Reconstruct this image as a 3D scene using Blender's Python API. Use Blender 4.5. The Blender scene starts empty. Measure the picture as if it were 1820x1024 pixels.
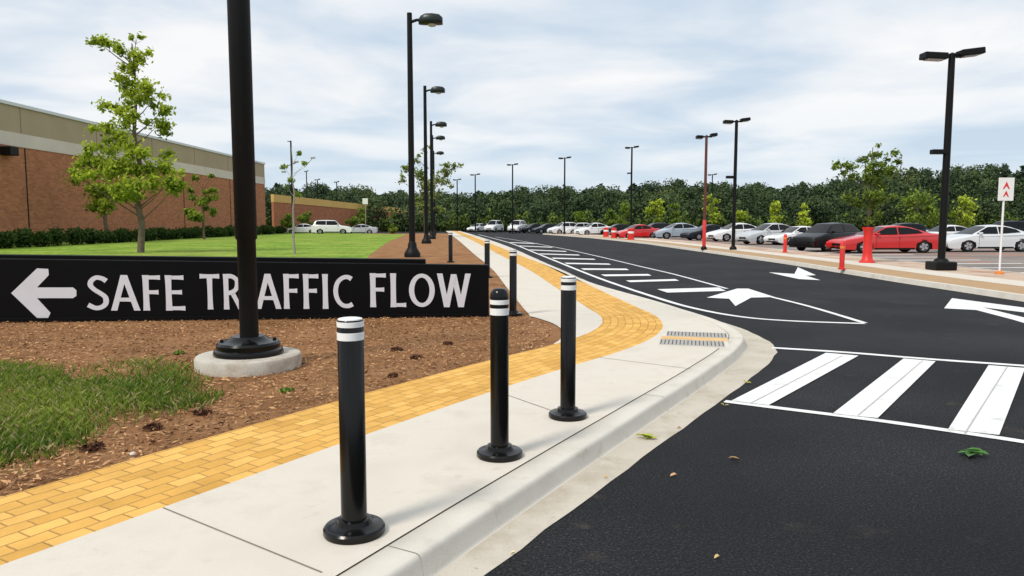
import bpy, bmesh, math, random
import numpy as np
from mathutils import Vector, Matrix
random.seed(7); rng=np.random.default_rng(7)
col=bpy.context.scene.collection
F=1300.0; CX=910.0; CY=512.0; H=1.55
P=math.atan(117/1300); cp=math.cos(P); sp=math.sin(P)
CAM=Vector((0,0,H)); RZ=-0.13
def ray(px,py):
    x=(px-CX)/F; y=(CY-py)/F
    return Vector((x,cp+y*sp,-sp+y*cp))
def G(px,py,z=0.0):
    d=ray(px,py); t=(z-H)/d.z
    return Vector((d.x*t,d.y*t,z))
def zat(py,Y):
    d=ray(CX,py); return H+d.z*Y/d.y

# ------------------------------------------------------------ materials
def newmat(name):
    m=bpy.data.materials.new(name); m.use_nodes=True
    nt=m.node_tree; b=nt.nodes['Principled BSDF']; return m,nt,b
def nd(nt,t,**kw):
    n=nt.nodes.new(t)
    for k,v in kw.items(): setattr(n,k,v)
    return n
def flat(name,c,rough=0.5,metal=0.0,coat=0.0,vary=0.08,scale=6.0,bump=0.0,spec=.5):
    m,nt,b=newmat(name)
    tc=nd(nt,'ShaderNodeTexCoord'); no=nd(nt,'ShaderNodeTexNoise'); no.inputs['Scale'].default_value=scale; no.inputs['Detail'].default_value=5
    nt.links.new(tc.outputs['Object'],no.inputs['Vector'])
    mr=nd(nt,'ShaderNodeMapRange'); mr.inputs['To Min'].default_value=1-vary*2; mr.inputs['To Max'].default_value=1+vary*2
    nt.links.new(no.outputs['Fac'],mr.inputs['Value'])
    vm=nd(nt,'ShaderNodeVectorMath',operation='SCALE'); vm.inputs[0].default_value=c[:3]
    nt.links.new(mr.outputs[0],vm.inputs['Scale']); nt.links.new(vm.outputs[0],b.inputs['Base Color'])
    b.inputs['Roughness'].default_value=rough; b.inputs['Metallic'].default_value=metal; b.inputs['Coat Weight'].default_value=coat
    b.inputs['Specular IOR Level'].default_value=spec
    if bump:
        bp=nd(nt,'ShaderNodeBump'); bp.inputs['Strength'].default_value=bump; bp.inputs['Distance'].default_value=0.01
        nt.links.new(no.outputs['Fac'],bp.inputs['Height']); nt.links.new(bp.outputs[0],b.inputs['Normal'])
    return m
def ground_mat(name,stops,big,fine,rough,bump,dist=0.01,mixfine=0.5,extra=None,spec=0.3):
    m,nt,b=newmat(name)
    tc=nd(nt,'ShaderNodeTexCoord')
    n1=nd(nt,'ShaderNodeTexNoise'); n1.inputs['Scale'].default_value=big; n1.inputs['Detail'].default_value=6
    n2=nd(nt,'ShaderNodeTexNoise'); n2.inputs['Scale'].default_value=fine; n2.inputs['Detail'].default_value=3; n2.inputs['Roughness'].default_value=0.7
    for n in (n1,n2): nt.links.new(tc.outputs['Object'],n.inputs['Vector'])
    mx=nd(nt,'ShaderNodeMix'); mx.data_type='FLOAT'; mx.inputs[0].default_value=mixfine
    nt.links.new(n1.outputs['Fac'],mx.inputs[2]); nt.links.new(n2.outputs['Fac'],mx.inputs[3])
    cr=nd(nt,'ShaderNodeValToRGB'); el=cr.color_ramp.elements
    while len(el)<len(stops): el.new(0.5)
    for e,(p,c) in zip(el,stops): e.position=p; e.color=(*c,1)
    nt.links.new(mx.outputs[0],cr.inputs[0])
    out=cr.outputs[0]
    for ex in (extra if isinstance(extra,list) else ([extra] if extra else [])):
        n3=nd(nt,'ShaderNodeTexNoise'); n3.inputs['Scale'].default_value=ex[0]; n3.inputs['Detail'].default_value=8; n3.inputs['Roughness'].default_value=0.65
        nt.links.new(tc.outputs['Object'],n3.inputs['Vector'])
        r=nd(nt,'ShaderNodeMapRange'); r.inputs['From Min'].default_value=ex[1]; r.inputs['From Max'].default_value=ex[2]
        nt.links.new(n3.outputs['Fac'],r.inputs['Value'])
        m2=nd(nt,'ShaderNodeMix'); m2.data_type='RGBA'; m2.inputs[7].default_value=(*ex[3],1)
        nt.links.new(r.outputs[0],m2.inputs[0]); nt.links.new(out,m2.inputs[6]); out=m2.outputs[2]
    nt.links.new(out,b.inputs['Base Color'])
    b.inputs['Roughness'].default_value=rough; b.inputs['Specular IOR Level'].default_value=spec
    bp=nd(nt,'ShaderNodeBump'); bp.inputs['Strength'].default_value=bump; bp.inputs['Distance'].default_value=dist
    nt.links.new(n2.outputs['Fac'],bp.inputs['Height']); nt.links.new(bp.outputs[0],b.inputs['Normal'])
    return m
M={}
M['asphalt']=ground_mat('asphalt',[(0.38,(.004,.004,.005)),(0.52,(.015,.015,.017)),(0.60,(.036,.036,.039)),(0.70,(.11,.11,.11))],0.45,70,0.8,0.8,0.009,0.74,[(0.8,0.60,0.95,(.11,.09,.07)),(2.6,.64,.8,(.085,.07,.052))],0.2)
M['concrete']=ground_mat('concrete',[(0.3,(.61,.555,.475)),(0.55,(.69,.64,.56)),(0.75,(.74,.70,.63))],1.6,110,0.85,0.25,0.004,0.4,[(1.6,0.52,0.85,(.50,.44,.36)),(7,.60,.8,(.53,.475,.40))],.2)
M['curb']=ground_mat('curb_concrete',[(0.3,(.56,.52,.45)),(0.5,(.66,.62,.55)),(0.75,(.73,.69,.62))],2.5,90,0.85,0.25,0.004,0.45,(4.0,0.56,0.85,(.44,.39,.32)),.2)
M['gutter']=ground_mat('gutter_concrete',[(0.3,(.44,.40,.32)),(0.5,(.56,.51,.43)),(0.72,(.64,.59,.51))],2,110,0.9,0.4,0.004,0.55,[(1.8,0.50,0.8,(.36,.30,.22)),(14,.6,.75,(.36,.31,.25))],.2)
M['mulch']=ground_mat('mulch',[(0.3,(.12,.05,.02)),(0.5,(.33,.165,.075)),(0.7,(.52,.30,.15))],1.3,70,0.95,1.0,0.02,0.6,None,.1)
M['lawn']=ground_mat('lawn',[(0.36,(.08,.155,.02)),(0.5,(.19,.31,.035)),(0.64,(.38,.47,.08))],0.5,3.2,0.95,0.8,0.06,0.6,[(0.10,0.48,0.7,(.30,.34,.07)),(.9,.56,.75,(.11,.19,.03))],.1)
M['field']=ground_mat('far_ground',[(0.3,(.04,.06,.02)),(0.5,(.09,.11,.04)),(0.72,(.15,.14,.07))],0.08,1.5,0.95,0.4,0.05,0.5,None,.1)
M['lot']=ground_mat('lot_paving',[(0.3,(.46,.34,.25)),(0.5,(.56,.43,.33)),(0.72,(.64,.53,.43))],0.5,12,0.9,0.3,0.01,0.5,(.6,.5,.62,(.42,.22,.15)),.2)
M['dust']=ground_mat('grey_paving',[(0.3,(.14,.12,.11)),(0.5,(.24,.21,.19)),(0.72,(.34,.30,.27))],0.3,20,0.9,0.3,0.01,0.5,(.25,.5,.6,(.36,.2,.15)),.2)
M['paint']=ground_mat('road_paint',[(0.25,(.64,.64,.63)),(0.5,(.82,.82,.81)),(0.7,(.87,.87,.86))],3,120,0.7,0.3,0.003,0.45,(6,0.57,0.80,(.42,.42,.41)),.2)
M['joint']=flat('joint_dark',(.22,.19,.15),0.95)
M['seam']=flat('seam_grey',(.45,.44,.42),0.95)
def brick_mat(name,c1,c2,mortar,w,h,ms,coord,bump=0.5,noise=0.25):
    m,nt,b=newmat(name)
    tc=nd(nt,'ShaderNodeTexCoord')
    if coord=='UV': vec=tc.outputs['UV']
    else:
        s=nd(nt,'ShaderNodeSeparateXYZ'); c=nd(nt,'ShaderNodeCombineXYZ'); nt.links.new(tc.outputs['Object'],s.inputs[0])
        ad=nd(nt,'ShaderNodeMath',operation='ADD'); nt.links.new(s.outputs[0],ad.inputs[0]); nt.links.new(s.outputs[1],ad.inputs[1])
        nt.links.new(ad.outputs[0],c.inputs[0]); nt.links.new(s.outputs[2],c.inputs[1]); vec=c.outputs[0]
    wn=nd(nt,'ShaderNodeTexNoise'); wn.inputs['Scale'].default_value=4.0; wn.inputs['Detail'].default_value=4; nt.links.new(tc.outputs['Object'],wn.inputs['Vector'])
    wm=nd(nt,'ShaderNodeVectorMath',operation='SCALE'); wm.inputs['Scale'].default_value=.04 if coord=='UV' else 0.0; nt.links.new(wn.outputs['Color'],wm.inputs[0])
    wa=nd(nt,'ShaderNodeVectorMath',operation='ADD'); nt.links.new(vec,wa.inputs[0]); nt.links.new(wm.outputs[0],wa.inputs[1]); vec=wa.outputs[0]
    bt=nd(nt,'ShaderNodeTexBrick'); bt.inputs['Scale'].default_value=1; bt.inputs['Brick Width'].default_value=w; bt.inputs['Row Height'].default_value=h
    bt.inputs['Mortar Size'].default_value=ms; bt.inputs['Mortar Smooth'].default_value=0.6
    bt.inputs['Color1'].default_value=(*c1,1); bt.inputs['Color2'].default_value=(*c2,1); bt.inputs['Mortar'].default_value=(*mortar,1)
    if coord=='UV': bt.offset=.45
    nt.links.new(vec,bt.inputs['Vector'])
    no=nd(nt,'ShaderNodeTexNoise'); no.inputs['Scale'].default_value=2.6; no.inputs['Detail'].default_value=10; no.inputs['Roughness'].default_value=0.75
    nt.links.new(tc.outputs['Object'],no.inputs['Vector'])
    mr=nd(nt,'ShaderNodeMapRange'); mr.inputs['From Min'].default_value=.25; mr.inputs['From Max'].default_value=.75
    mr.inputs['To Min'].default_value=1-noise; mr.inputs['To Max'].default_value=1+noise
    nt.links.new(no.outputs['Fac'],mr.inputs['Value'])
    vm=nd(nt,'ShaderNodeVectorMath',operation='SCALE'); nt.links.new(bt.outputs['Color'],vm.inputs[0]); nt.links.new(mr.outputs[0],vm.inputs['Scale'])
    nt.links.new(vm.outputs[0],b.inputs['Base Color']); b.inputs['Roughness'].default_value=.88; b.inputs['Specular IOR Level'].default_value=.15
    bp=nd(nt,'ShaderNodeBump',invert=True); bp.inputs['Strength'].default_value=bump; bp.inputs['Distance'].default_value=.008
    nt.links.new(bt.outputs['Fac'],bp.inputs['Height'])
    n4=nd(nt,'ShaderNodeTexNoise'); n4.inputs['Scale'].default_value=60; nt.links.new(tc.outputs['Object'],n4.inputs['Vector'])
    b2=nd(nt,'ShaderNodeBump'); b2.inputs['Strength'].default_value=.3; b2.inputs['Distance'].default_value=.004
    nt.links.new(n4.outputs['Fac'],b2.inputs['Height']); nt.links.new(bp.outputs[0],b2.inputs['Normal']); nt.links.new(b2.outputs[0],b.inputs['Normal'])
    return m
M['pavers']=brick_mat('yellow_pavers',(.82,.48,.135),(.64,.35,.08),(.45,.26,.085),.20,.115,.0065,'UV',.7,.2)
M['brickwall']=brick_mat('brick_wall',(.50,.20,.098),(.35,.135,.068),(.42,.27,.18),.4,.14,.009,'OBJ',.4,.18)
M['tan']=brick_mat('tan_pavers',(.76,.50,.24),(.66,.41,.17),(.45,.30,.17),.3,.15,.008,'OBJ',.4,.15)
M['beige']=flat('beige_panel',(.42,.33,.225),.85,scale=.4,spec=.2)
M['beigejoint']=flat('panel_joint_tone',(.26,.20,.14),.9)
M['trim']=flat('pale_trim',(.66,.58,.50),.8,scale=.6)
M['coping']=flat('coping_metal',(.66,.68,.70),.4)
M['yellowcope']=flat('yellow_coping',(.72,.46,.14),.7,scale=.3)
M['black']=flat('black_gloss',(.004,.004,.004),.2,vary=.2,spec=.3)
M['blackmatte']=flat('black_matte',(.005,.005,.005),.5,vary=.2,spec=.2)
M['signblack']=flat('sign_black',(.0025,.0025,.003),.5,vary=.25,scale=3,spec=.12)
M['lampgreen']=flat('dark_green_metal',(.008,.017,.015),.35,spec=.4)
M['letter']=flat('letter_grey',(.68,.68,.73),.6,vary=.03,spec=.2)
M['white']=flat('white_band',(.82,.82,.81),.4,vary=.03)
M['red']=flat('red_paint',(.66,.025,.018),.45)
M['rust']=flat('rust_red_paint',(.12,.03,.02),.5)
M['orange']=flat('orange_plastic',(.75,.22,.03),.5)
M['lens']=flat('lamp_lens',(.45,.46,.45),.3)
M['steel']=flat('galvanised_steel',(.42,.43,.44),.4,.6)
M['footing']=ground_mat('footing_concrete',[(0.3,(.40,.37,.31)),(0.5,(.54,.51,.44)),(0.72,(.62,.59,.53))],4,60,0.9,0.6,0.006,0.5,(3,0.50,0.75,(.32,.24,.17)))
M['grategrey']=flat('grate_grey',(.40,.385,.36),.8,vary=.1,scale=20)
M['bark']=ground_mat('bark',[(0.3,(.06,.045,.03)),(0.5,(.14,.11,.08)),(0.72,(.22,.18,.13))],8,40,0.95,0.8,0.01,0.5)
M['tyre']=flat('tyre_rubber',(.010,.010,.010),.8,spec=.2)
M['rim']=flat('alloy_rim',(.5,.5,.52),.3,.7)
M['glass']=flat('car_glass',(.003,.004,.005),.06,spec=.28)
M['lamp_clear']=flat('headlight_glass',(.65,.67,.7),.12)
M['lamp_red']=flat('taillight_red',(.35,.01,.01),.2)
M['stake']=flat('pale_bark',(.30,.28,.25),.9)
M['slot']=flat('grate_slot',(.03,.03,.03),.8)
def leaf_mat(name,trans=.35):
    m,nt,b=newmat(name)
    at=nd(nt,'ShaderNodeAttribute',attribute_name='Col')
    nt.links.new(at.outputs['Color'],b.inputs['Base Color']); b.inputs['Roughness'].default_value=.6; b.inputs['Specular IOR Level'].default_value=.15
    if trans:
        tr=nd(nt,'ShaderNodeBsdfTranslucent'); nt.links.new(at.outputs['Color'],tr.inputs['Color'])
        mx=nd(nt,'ShaderNodeMixShader'); mx.inputs[0].default_value=trans
        nt.links.new(b.outputs[0],mx.inputs[1]); nt.links.new(tr.outputs[0],mx.inputs[2])
        nt.links.new(mx.outputs[0],nt.nodes['Material Output'].inputs['Surface'])
    return m
M['leaf']=leaf_mat('leaf'); M['chip']=leaf_mat('chip',0.0)
PC={}
def paint(c):
    k=tuple(c)
    if k not in PC: PC[k]=flat('car_paint',c,.28,coat=.8 if max(c)>.05 else .12,vary=.02,spec=.45 if max(c)>.05 else .22)
    return PC[k]

# ------------------------------------------------------------ mesh helpers
class MB:
    def __init__(s): s.v=[]; s.f=[]; s.mi=[]
    def add(s,vs,fs,mi=0):
        o=len(s.v); s.v+= [tuple(v) for v in vs]
        for f in fs: s.f.append(tuple(i+o for i in f)); s.mi.append(mi)
        return s
    def box(s,c,sz,rz=0,ry=0,mi=0):
        x,y,z=[a/2 for a in sz]; R=Matrix.Rotation(rz,3,'Z')@Matrix.Rotation(ry,3,'Y')
        vs=[Vector(c)+R@Vector((a*x,b*y,d*z)) for a in(-1,1) for b in(-1,1) for d in(-1,1)]
        return s.add(vs,[(0,1,3,2),(4,6,7,5),(0,4,5,1),(2,3,7,6),(0,2,6,4),(1,5,7,3)],mi)
    def lathe(s,prof,c=(0,0,0),n=24,mi=0):
        vs=[];fs=[]
        for r,z in prof:
            for k in range(n):
                a=2*math.pi*k/n; vs.append((c[0]+r*math.cos(a),c[1]+r*math.sin(a),c[2]+z))
        for i in range(len(prof)-1):
            for k in range(n):
                k2=(k+1)%n; fs.append((i*n+k,i*n+k2,(i+1)*n+k2,(i+1)*n+k))
        fs.append(tuple(range(n))[::-1]); fs.append(tuple((len(prof)-1)*n+k for k in range(n)))
        return s.add(vs,fs,mi)
    def tube(s,pts,rads,n=8,mi=0):
        pts=[Vector(p) for p in pts]
        if not hasattr(rads,'__len__'): rads=[rads]*len(pts)
        vs=[];fs=[]
        for i,p in enumerate(pts):
            d=(pts[min(i+1,len(pts)-1)]-pts[max(i-1,0)]).normalized()
            ref=Vector((1,0,0)) if abs(d.x)<.8 else Vector((0,1,0))
            a=d.cross(ref).normalized(); b=d.cross(a)
            for k in range(n):
                t=2*math.pi*k/n; vs.append(p+(a*math.cos(t)+b*math.sin(t))*rads[i])
        for i in range(len(pts)-1):
            for k in range(n):
                k2=(k+1)%n; fs.append((i*n+k,i*n+k2,(i+1)*n+k2,(i+1)*n+k))
        fs.append(tuple(range(n))[::-1]); fs.append(tuple((len(pts)-1)*n+k for k in range(n)))
        return s.add(vs,fs,mi)
    def poly(s,pts,mi=0): return s.add(pts,[tuple(range(len(pts)))],mi)
    def build(s,name,mats,parent=None,smooth=None,origin=(0,0,0),bevel=0):
        me=bpy.data.meshes.new(name); o=Vector(origin)
        me.from_pydata([Vector(v)-o for v in s.v],[],s.f)
        if not isinstance(mats,(list,tuple)): mats=[mats]
        for m in mats: me.materials.append(m)
        me.polygons.foreach_set('material_index',s.mi)
        bm=bmesh.new(); bm.from_mesh(me)
        bmesh.ops.recalc_face_normals(bm,faces=bm.faces)
        if bevel: bmesh.ops.bevel(bm,geom=bm.edges[:],offset=bevel,segments=2,affect='EDGES',profile=.6)
        bm.to_mesh(me); bm.free()
        if smooth:
            me.polygons.foreach_set('use_smooth',[True]*len(me.polygons)); me.set_sharp_from_angle(angle=math.radians(smooth))
        me.update()
        ob=bpy.data.objects.new(name,me); col.objects.link(ob)
        if parent: ob.parent=parent
        elif origin!=(0,0,0): ob.location=o
        return ob
def tag(o,label=None,cat=None,group=None,kind=None):
    if label: o['label']=label
    if cat: o['category']=cat
    if group: o['group']=group
    if kind: o['kind']=kind
    return o
def thing(name,label,cat,loc,rz=0,group=None):
    o=bpy.data.objects.new(name,None); col.objects.link(o); o.location=loc; o.rotation_euler=(0,0,rz); o.empty_display_size=.2
    return tag(o,label,cat,group)
def copy_tree(o,parent=None):
    c=o.copy(); col.objects.link(c)
    if parent: c.parent=parent
    for ch in [x for x in o.children]: copy_tree(ch,c)
    return c
def struct(o,label=None,cat=None): return tag(o,label,cat,None,'structure')

# ------------------------------------------------------------ world / camera / sun
sc=bpy.context.scene
sc.view_settings.view_transform='Standard'; sc.view_settings.look='None'
cd=bpy.data.cameras.new('camera'); cam=bpy.data.objects.new('camera',cd); col.objects.link(cam)
cam.location=CAM; cam.rotation_euler=(math.pi/2-P,0,0); cd.sensor_width=36; cd.lens=F/1820*36; cd.clip_end=5000; cd.clip_start=.05; sc.camera=cam
SE=math.radians(50); AZ=math.radians(226)
w=bpy.data.worlds.new('World'); sc.world=w; w.use_nodes=True; nt=w.node_tree; bg=nt.nodes['Background']
sky=nd(nt,'ShaderNodeTexSky',sky_type='NISHITA'); sky.sun_disc=False; sky.sun_elevation=SE; sky.sun_rotation=AZ
tc=nd(nt,'ShaderNodeTexCoord'); sx=nd(nt,'ShaderNodeSeparateXYZ'); nt.links.new(tc.outputs['Generated'],sx.inputs[0])
ab=nd(nt,'ShaderNodeMath',operation='MAXIMUM'); nt.links.new(sx.outputs[2],ab.inputs[0]); ab.inputs[1].default_value=0.0
ad=nd(nt,'ShaderNodeMath',operation='ADD'); nt.links.new(ab.outputs[0],ad.inputs[0]); ad.inputs[1].default_value=.11
dx=nd(nt,'ShaderNodeMath',operation='DIVIDE'); nt.links.new(sx.outputs[0],dx.inputs[0]); nt.links.new(ad.outputs[0],dx.inputs[1])
dy=nd(nt,'ShaderNodeMath',operation='DIVIDE'); nt.links.new(sx.outputs[1],dy.inputs[0]); nt.links.new(ad.outputs[0],dy.inputs[1])
cb=nd(nt,'ShaderNodeCombineXYZ'); nt.links.new(dx.outputs[0],cb.inputs[0]); nt.links.new(dy.outputs[0],cb.inputs[1])
n1=nd(nt,'ShaderNodeTexNoise'); n1.inputs['Scale'].default_value=.85; n1.inputs['Detail'].default_value=8; n1.inputs['Roughness'].default_value=.5; n1.inputs['Distortion'].default_value=.3
nt.links.new(cb.outputs[0],n1.inputs['Vector'])
cr=nd(nt,'ShaderNodeValToRGB'); e=cr.color_ramp.elements; e.new(.5); e.new(.57)
for q,(p_,c_) in zip(e,[(.36,(.56,.69,.83)),(.46,(.72,.805,.90)),(.53,(.87,.91,.955)),(.61,(1.0,1.0,1.0))]): q.position=p_; q.color=(*c_,1)
nt.links.new(n1.outputs['Fac'],cr.inputs[0])
hz=nd(nt,'ShaderNodeMapRange'); hz.inputs['From Min'].default_value=0; hz.inputs['From Max'].default_value=.16; hz.inputs['To Min'].default_value=.75; hz.inputs['To Max'].default_value=0
nt.links.new(ab.outputs[0],hz.inputs['Value'])
mh=nd(nt,'ShaderNodeMix'); mh.data_type='RGBA'; mh.inputs[7].default_value=(.70,.82,.93,1)
nt.links.new(hz.outputs[0],mh.inputs[0]); nt.links.new(cr.outputs[0],mh.inputs[6])
sc_=nd(nt,'ShaderNodeVectorMath',operation='SCALE'); sc_.inputs['Scale'].default_value=.10; nt.links.new(sky.outputs[0],sc_.inputs[0])
mm=nd(nt,'ShaderNodeMix'); mm.data_type='RGBA'; mm.inputs[0].default_value=.93
nt.links.new(sc_.outputs[0],mm.inputs[6]); nt.links.new(mh.outputs[2],mm.inputs[7])
nt.links.new(mm.outputs[2],bg.inputs['Color']); bg.inputs['Strength'].default_value=1.0
sl=bpy.data.lights.new('sun','SUN'); sl.energy=2.4; sl.angle=math.radians(12); sl.color=(1,.93,.82)
so=bpy.data.objects.new('sun',sl); col.objects.link(so)
sdir=Vector((math.sin(AZ)*math.cos(SE),math.cos(AZ)*math.cos(SE),math.sin(SE)))
so.rotation_euler=sdir.to_track_quat('Z','Y').to_euler(); so.location=sdir*50

# ------------------------------------------------------------ curves X(Y)
def interp_fn(pts):
    pts=sorted(pts,key=lambda p:p[1]); Y=np.array([p[1] for p in pts]); X=np.array([p[0] for p in pts])
    m=np.gradient(X,Y)
    def f(y):
        y=np.asarray(y,float); i=np.clip(np.searchsorted(Y,y)-1,0,len(Y)-2)
        h=Y[i+1]-Y[i]; t=(y-Y[i])/h; tc_=np.clip(t,0,1)
        h00=2*tc_**3-3*tc_**2+1; h10=tc_**3-2*tc_**2+tc_; h01=-2*tc_**3+3*tc_**2; h11=tc_**3-tc_**2
        r=h00*X[i]+h10*h*m[i]+h01*X[i+1]+h11*h*m[i+1]
        r=np.where(t<0,X[0]+m[0]*(y-Y[0]),r); r=np.where(t>1,X[-1]+m[-1]*(y-Y[-1]),r)
        return r
    return f
def gp(px,z=0): return [tuple(G(a,b,z)[:2]) for a,b in px]
curb=interp_fn(gp([(688,1024),(845,920),(1000,820),(1150,725),(1260,655),(1312,616),(1322,598),(1300,580),(1200,545),(1060,505),(980,472),(900,437),(850,420),(815,410)]))
band=interp_fn(gp([(0,1005),(300,898),(600,790),(870,697),(1000,655),(1100,625),(1160,600),(1178,580),(1170,565),(1130,545),(1080,522),(1000,484),(920,452),(860,428),(825,415)]))
YS=np.concatenate([np.arange(-3,30,.25),np.arange(30,60,1),np.arange(60,150,3)])
def offs(f,d,ys=YS):
    x=f(ys); tx=np.gradient(x,ys); L=np.sqrt(tx**2+1); nx=1/L; ny=-tx/L
    return np.stack([x+nx*d,ys+ny*d],1)
def ladder(mb,A,B,zA,zB,mi=0,uv=None):
    n=len(A); vs=[(a[0],a[1],zA) for a in A]+[(b[0],b[1],zB) for b in B]
    mb.add(vs,[(i,i+1,n+i+1,n+i) for i in range(n-1)],mi)
W=.92
A=offs(band,0); B=offs(band,-W)
me=bpy.data.meshes.new('paver_path'); n=len(A)
me.from_pydata([(a[0],a[1],0) for a in A]+[(b[0],b[1],0) for b in B],[],[(i,n+i,n+i+1,i+1)[::-1] for i in range(n-1)])
mid=(A+B)/2; s=np.concatenate([[0],np.cumsum(np.linalg.norm(np.diff(mid,axis=0),axis=1))])
uvl=me.uv_layers.new(name='UVMap')
for lp in me.loops:
    vi=lp.vertex_index; uvl.data[lp.index].uv=(s[vi%n],0 if vi<n else W)
me.materials.append(M['pavers']); ob=bpy.data.objects.new('paver_path',me); col.objects.link(ob); struct(ob,'curving band of yellow brick pavers between mulch and concrete')
mb=MB(); ladder(mb,A,offs(curb,-.2),0,0); struct(mb.build('sidewalk',M['concrete']),'pale concrete sidewalk between yellow pavers and curb')
ys2=YS[(YS>8.6)]; wd=np.clip((ys2-8.8)/3.2,0.0,1)*1.15+.02
Bi=offs(band,-W,ys2); Ci=np.array([offs(band,-W-w_,ys2)[i] for i,w_ in enumerate(wd)])
mb=MB(); ladder(mb,Bi,Ci,0,0); struct(mb.build('inner_walk',M['concrete']),'narrow pale concrete strip inside the yellow paver bend')
prof=[(-.186,0),(-.022,.0),(-.010,-.003),(-.001,-.010),(.005,-.022),(.009,-.040),(.024,-.108),(.028,RZ+.010),(.040,RZ+.006)]
mb=MB()
mb2=MB(); ladder(mb2,offs(curb,-.2),offs(curb,-.186),-.006,-.006); struct(mb2.build('curb_joint',M['joint']))
for (a,za),(b,zb) in zip(prof[:-1],prof[1:]): ladder(mb,offs(curb,a),offs(curb,b),za,zb)
ladder(mb,offs(curb,-.186),offs(curb,-.1861),0,-.05)
o=mb.build('curb',M['curb'],smooth=50)
bm=bmesh.new(); bm.from_mesh(o.data); bmesh.ops.remove_doubles(bm,verts=bm.verts,dist=.0004); bmesh.ops.recalc_face_normals(bm,faces=bm.faces); bm.to_mesh(o.data); bm.free()
struct(o,'rounded pale concrete curb along the sidewalk')
gw=np.interp(YS,[-3,3,5,7,9.5,12,16],[.17,.19,.25,.30,.38,.30,.28])
Go=np.array([offs(curb,.040+g)[i] for i,g in enumerate(gw)]); Go[:,0]+=np.array([random.uniform(-.014,.014) for _ in YS])
mb=MB(); ladder(mb,offs(curb,.040),Go,RZ+.006,RZ+.004); struct(mb.build('gutter',M['gutter']),'worn concrete gutter strip at foot of curb')
mb=MB()
def jline(p,q,z=.003,wd=.009):
    p=Vector(p);q=Vector(q); d=(q-p).normalized(); nn=Vector((-d.y,d.x,0))*wd/2
    mb.poly([p+nn+Vector((0,0,z)),q+nn+Vector((0,0,z)),q-nn+Vector((0,0,z)),p-nn+Vector((0,0,z))])
jline(G(290,903),G(572,1018)); jline(G(903,703),G(1000,737))
def crossj(Y):
    a=offs(band,0,np.array([Y,Y+.1]))[0]; k=np.array([Y,Y+.1])
    t=offs(band,1,k)[0]-a; L=.2
    for q in np.arange(.1,6,.05):
        p=a+t*q
        if p[0]>curb(p[1])-.2: L=q; break
    e_=a+t*L; jline((a[0],a[1],0),(e_[0],e_[1],0))
for Y in (8.3,14.2,16.3,18.5,21,24,27): crossj(Y)
for Y in (1.9,3.3,6.4,9.7,13,18,23):
    k=np.array([Y,Y+.05])
    for (a,za),(b,zb) in zip(prof[:-1],prof[1:]):
        p=offs(curb,a,k)[0]; q=offs(curb,b,k)[0]; jline((p[0],p[1],za),(q[0],q[1],zb),.002,.006)
struct(mb.build('pavement_joints',M['joint']))

# ------------------------------------------------------------ ground sheets
mb=MB(); mb.poly([(-3000,-60,-.2),(3000,-60,-.2),(3000,4000,-.2),(-3000,4000,-.2)]); struct(mb.build('ground',M['field']),'open ground reaching the horizon')
mb=MB(); mb.poly([(-75,-15,RZ),(140,-15,RZ),(140,140,RZ),(-75,140,RZ)]); struct(mb.build('road',M['asphalt']),'fresh black asphalt driveway')
yb=YS[YS<=104]; E=offs(band,-W+.1,yb)
mb=MB(); n=len(E); ladder(mb,np.array([(-75,y) for y in yb]),E,-.012,-.012); struct(mb.build('planting_bed',M['mulch']),'brown mulch bed left of the yellow path')
LW=[(-500,492),(640,492),(655,455),(690,430),(722,417),(600,414),(480,413),(200,419),(60,430),(-120,445),(-500,470)]
mb=MB(); mb.poly([G(a,b,-.006) for a,b in LW]); struct(mb.build('lawn',M['lawn']),'bright mown lawn behind the black sign')

isF=[(965,415),(1050,421),(1150,431),(1280,448),(1400,464),(1500,479),(1600,494),(1700,508),(1820,525),(2000,552),(2300,600)]
fr=[G(a,b,0) for a,b in isF]
def offl(pts,d):
    out=[]
    for i,p in enumerate(pts):
        a=pts[max(i-1,0)]; b=pts[min(i+1,len(pts)-1)]; t=(b-a); t.z=0; t.normalize(); out.append(p+Vector((-t.y,t.x,0))*d)
    return out
sgn=1 if offl(fr,1)[4].x>fr[4].x else -1
def strip(name,a,b,za,zb,m):
    q=MB(); PA=offl(fr,a*sgn); PB=offl(fr,b*sgn); n=len(PA)
    q.add([(p.x,p.y,za) for p in PA]+[(p.x,p.y,zb) for p in PB],[(i,i+1,n+i+1,n+i) for i in range(n-1)])
    return struct(q.build(name,m))
strip('island_curb_face',-.04,0,RZ,0,M['curb']); strip('island_curb',0,.16,0,0,M['curb'])
strip('island_paver_path',.16,1.5,0,0,M['tan']); strip('island_walk',1.5,2.6,0.002,0.002,M['concrete'])
strip('island_bed',2.6,4.6,0,0,M['lot']); strip('island_curb_back',4.6,4.75,.004,.004,M['curb']); strip('island_back_face',4.75,4.78,.004,RZ,M['curb'])
PA=offl(fr,4.78*sgn); q=MB(); n=len(PA)
q.add([(p.x,p.y,RZ+.004) for p in PA]+[(130,p.y+2,RZ+.004) for p in PA],[(i,i+1,n+i+1,n+i) for i in range(n-1)]); struct(q.build('parking_lot',M['dust']),'parking lot surface under the parked cars')
mb=MB()
for i in range(9):
    y0=24+i*2.7; mb.poly([(15.9,y0,RZ+.009),(20.8,y0+.2,RZ+.009),(20.8,y0+.5,RZ+.009),(15.9,y0+.3,RZ+.009)])
mb.poly([(15.9,22,RZ+.013),(15.9,50,RZ+.013),(16.05,50,RZ+.013),(16.05,22,RZ+.013)])
for i in range(8):
    x0=22+i*2.8; mb.poly([(x0,27,RZ+.009),(x0+.15,27,RZ+.009),(x0+.55,32,RZ+.009),(x0+.4,32,RZ+.009)])
struct(mb.build('parking_lines',M['paint']),'white bay lines in the parking lot')

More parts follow.
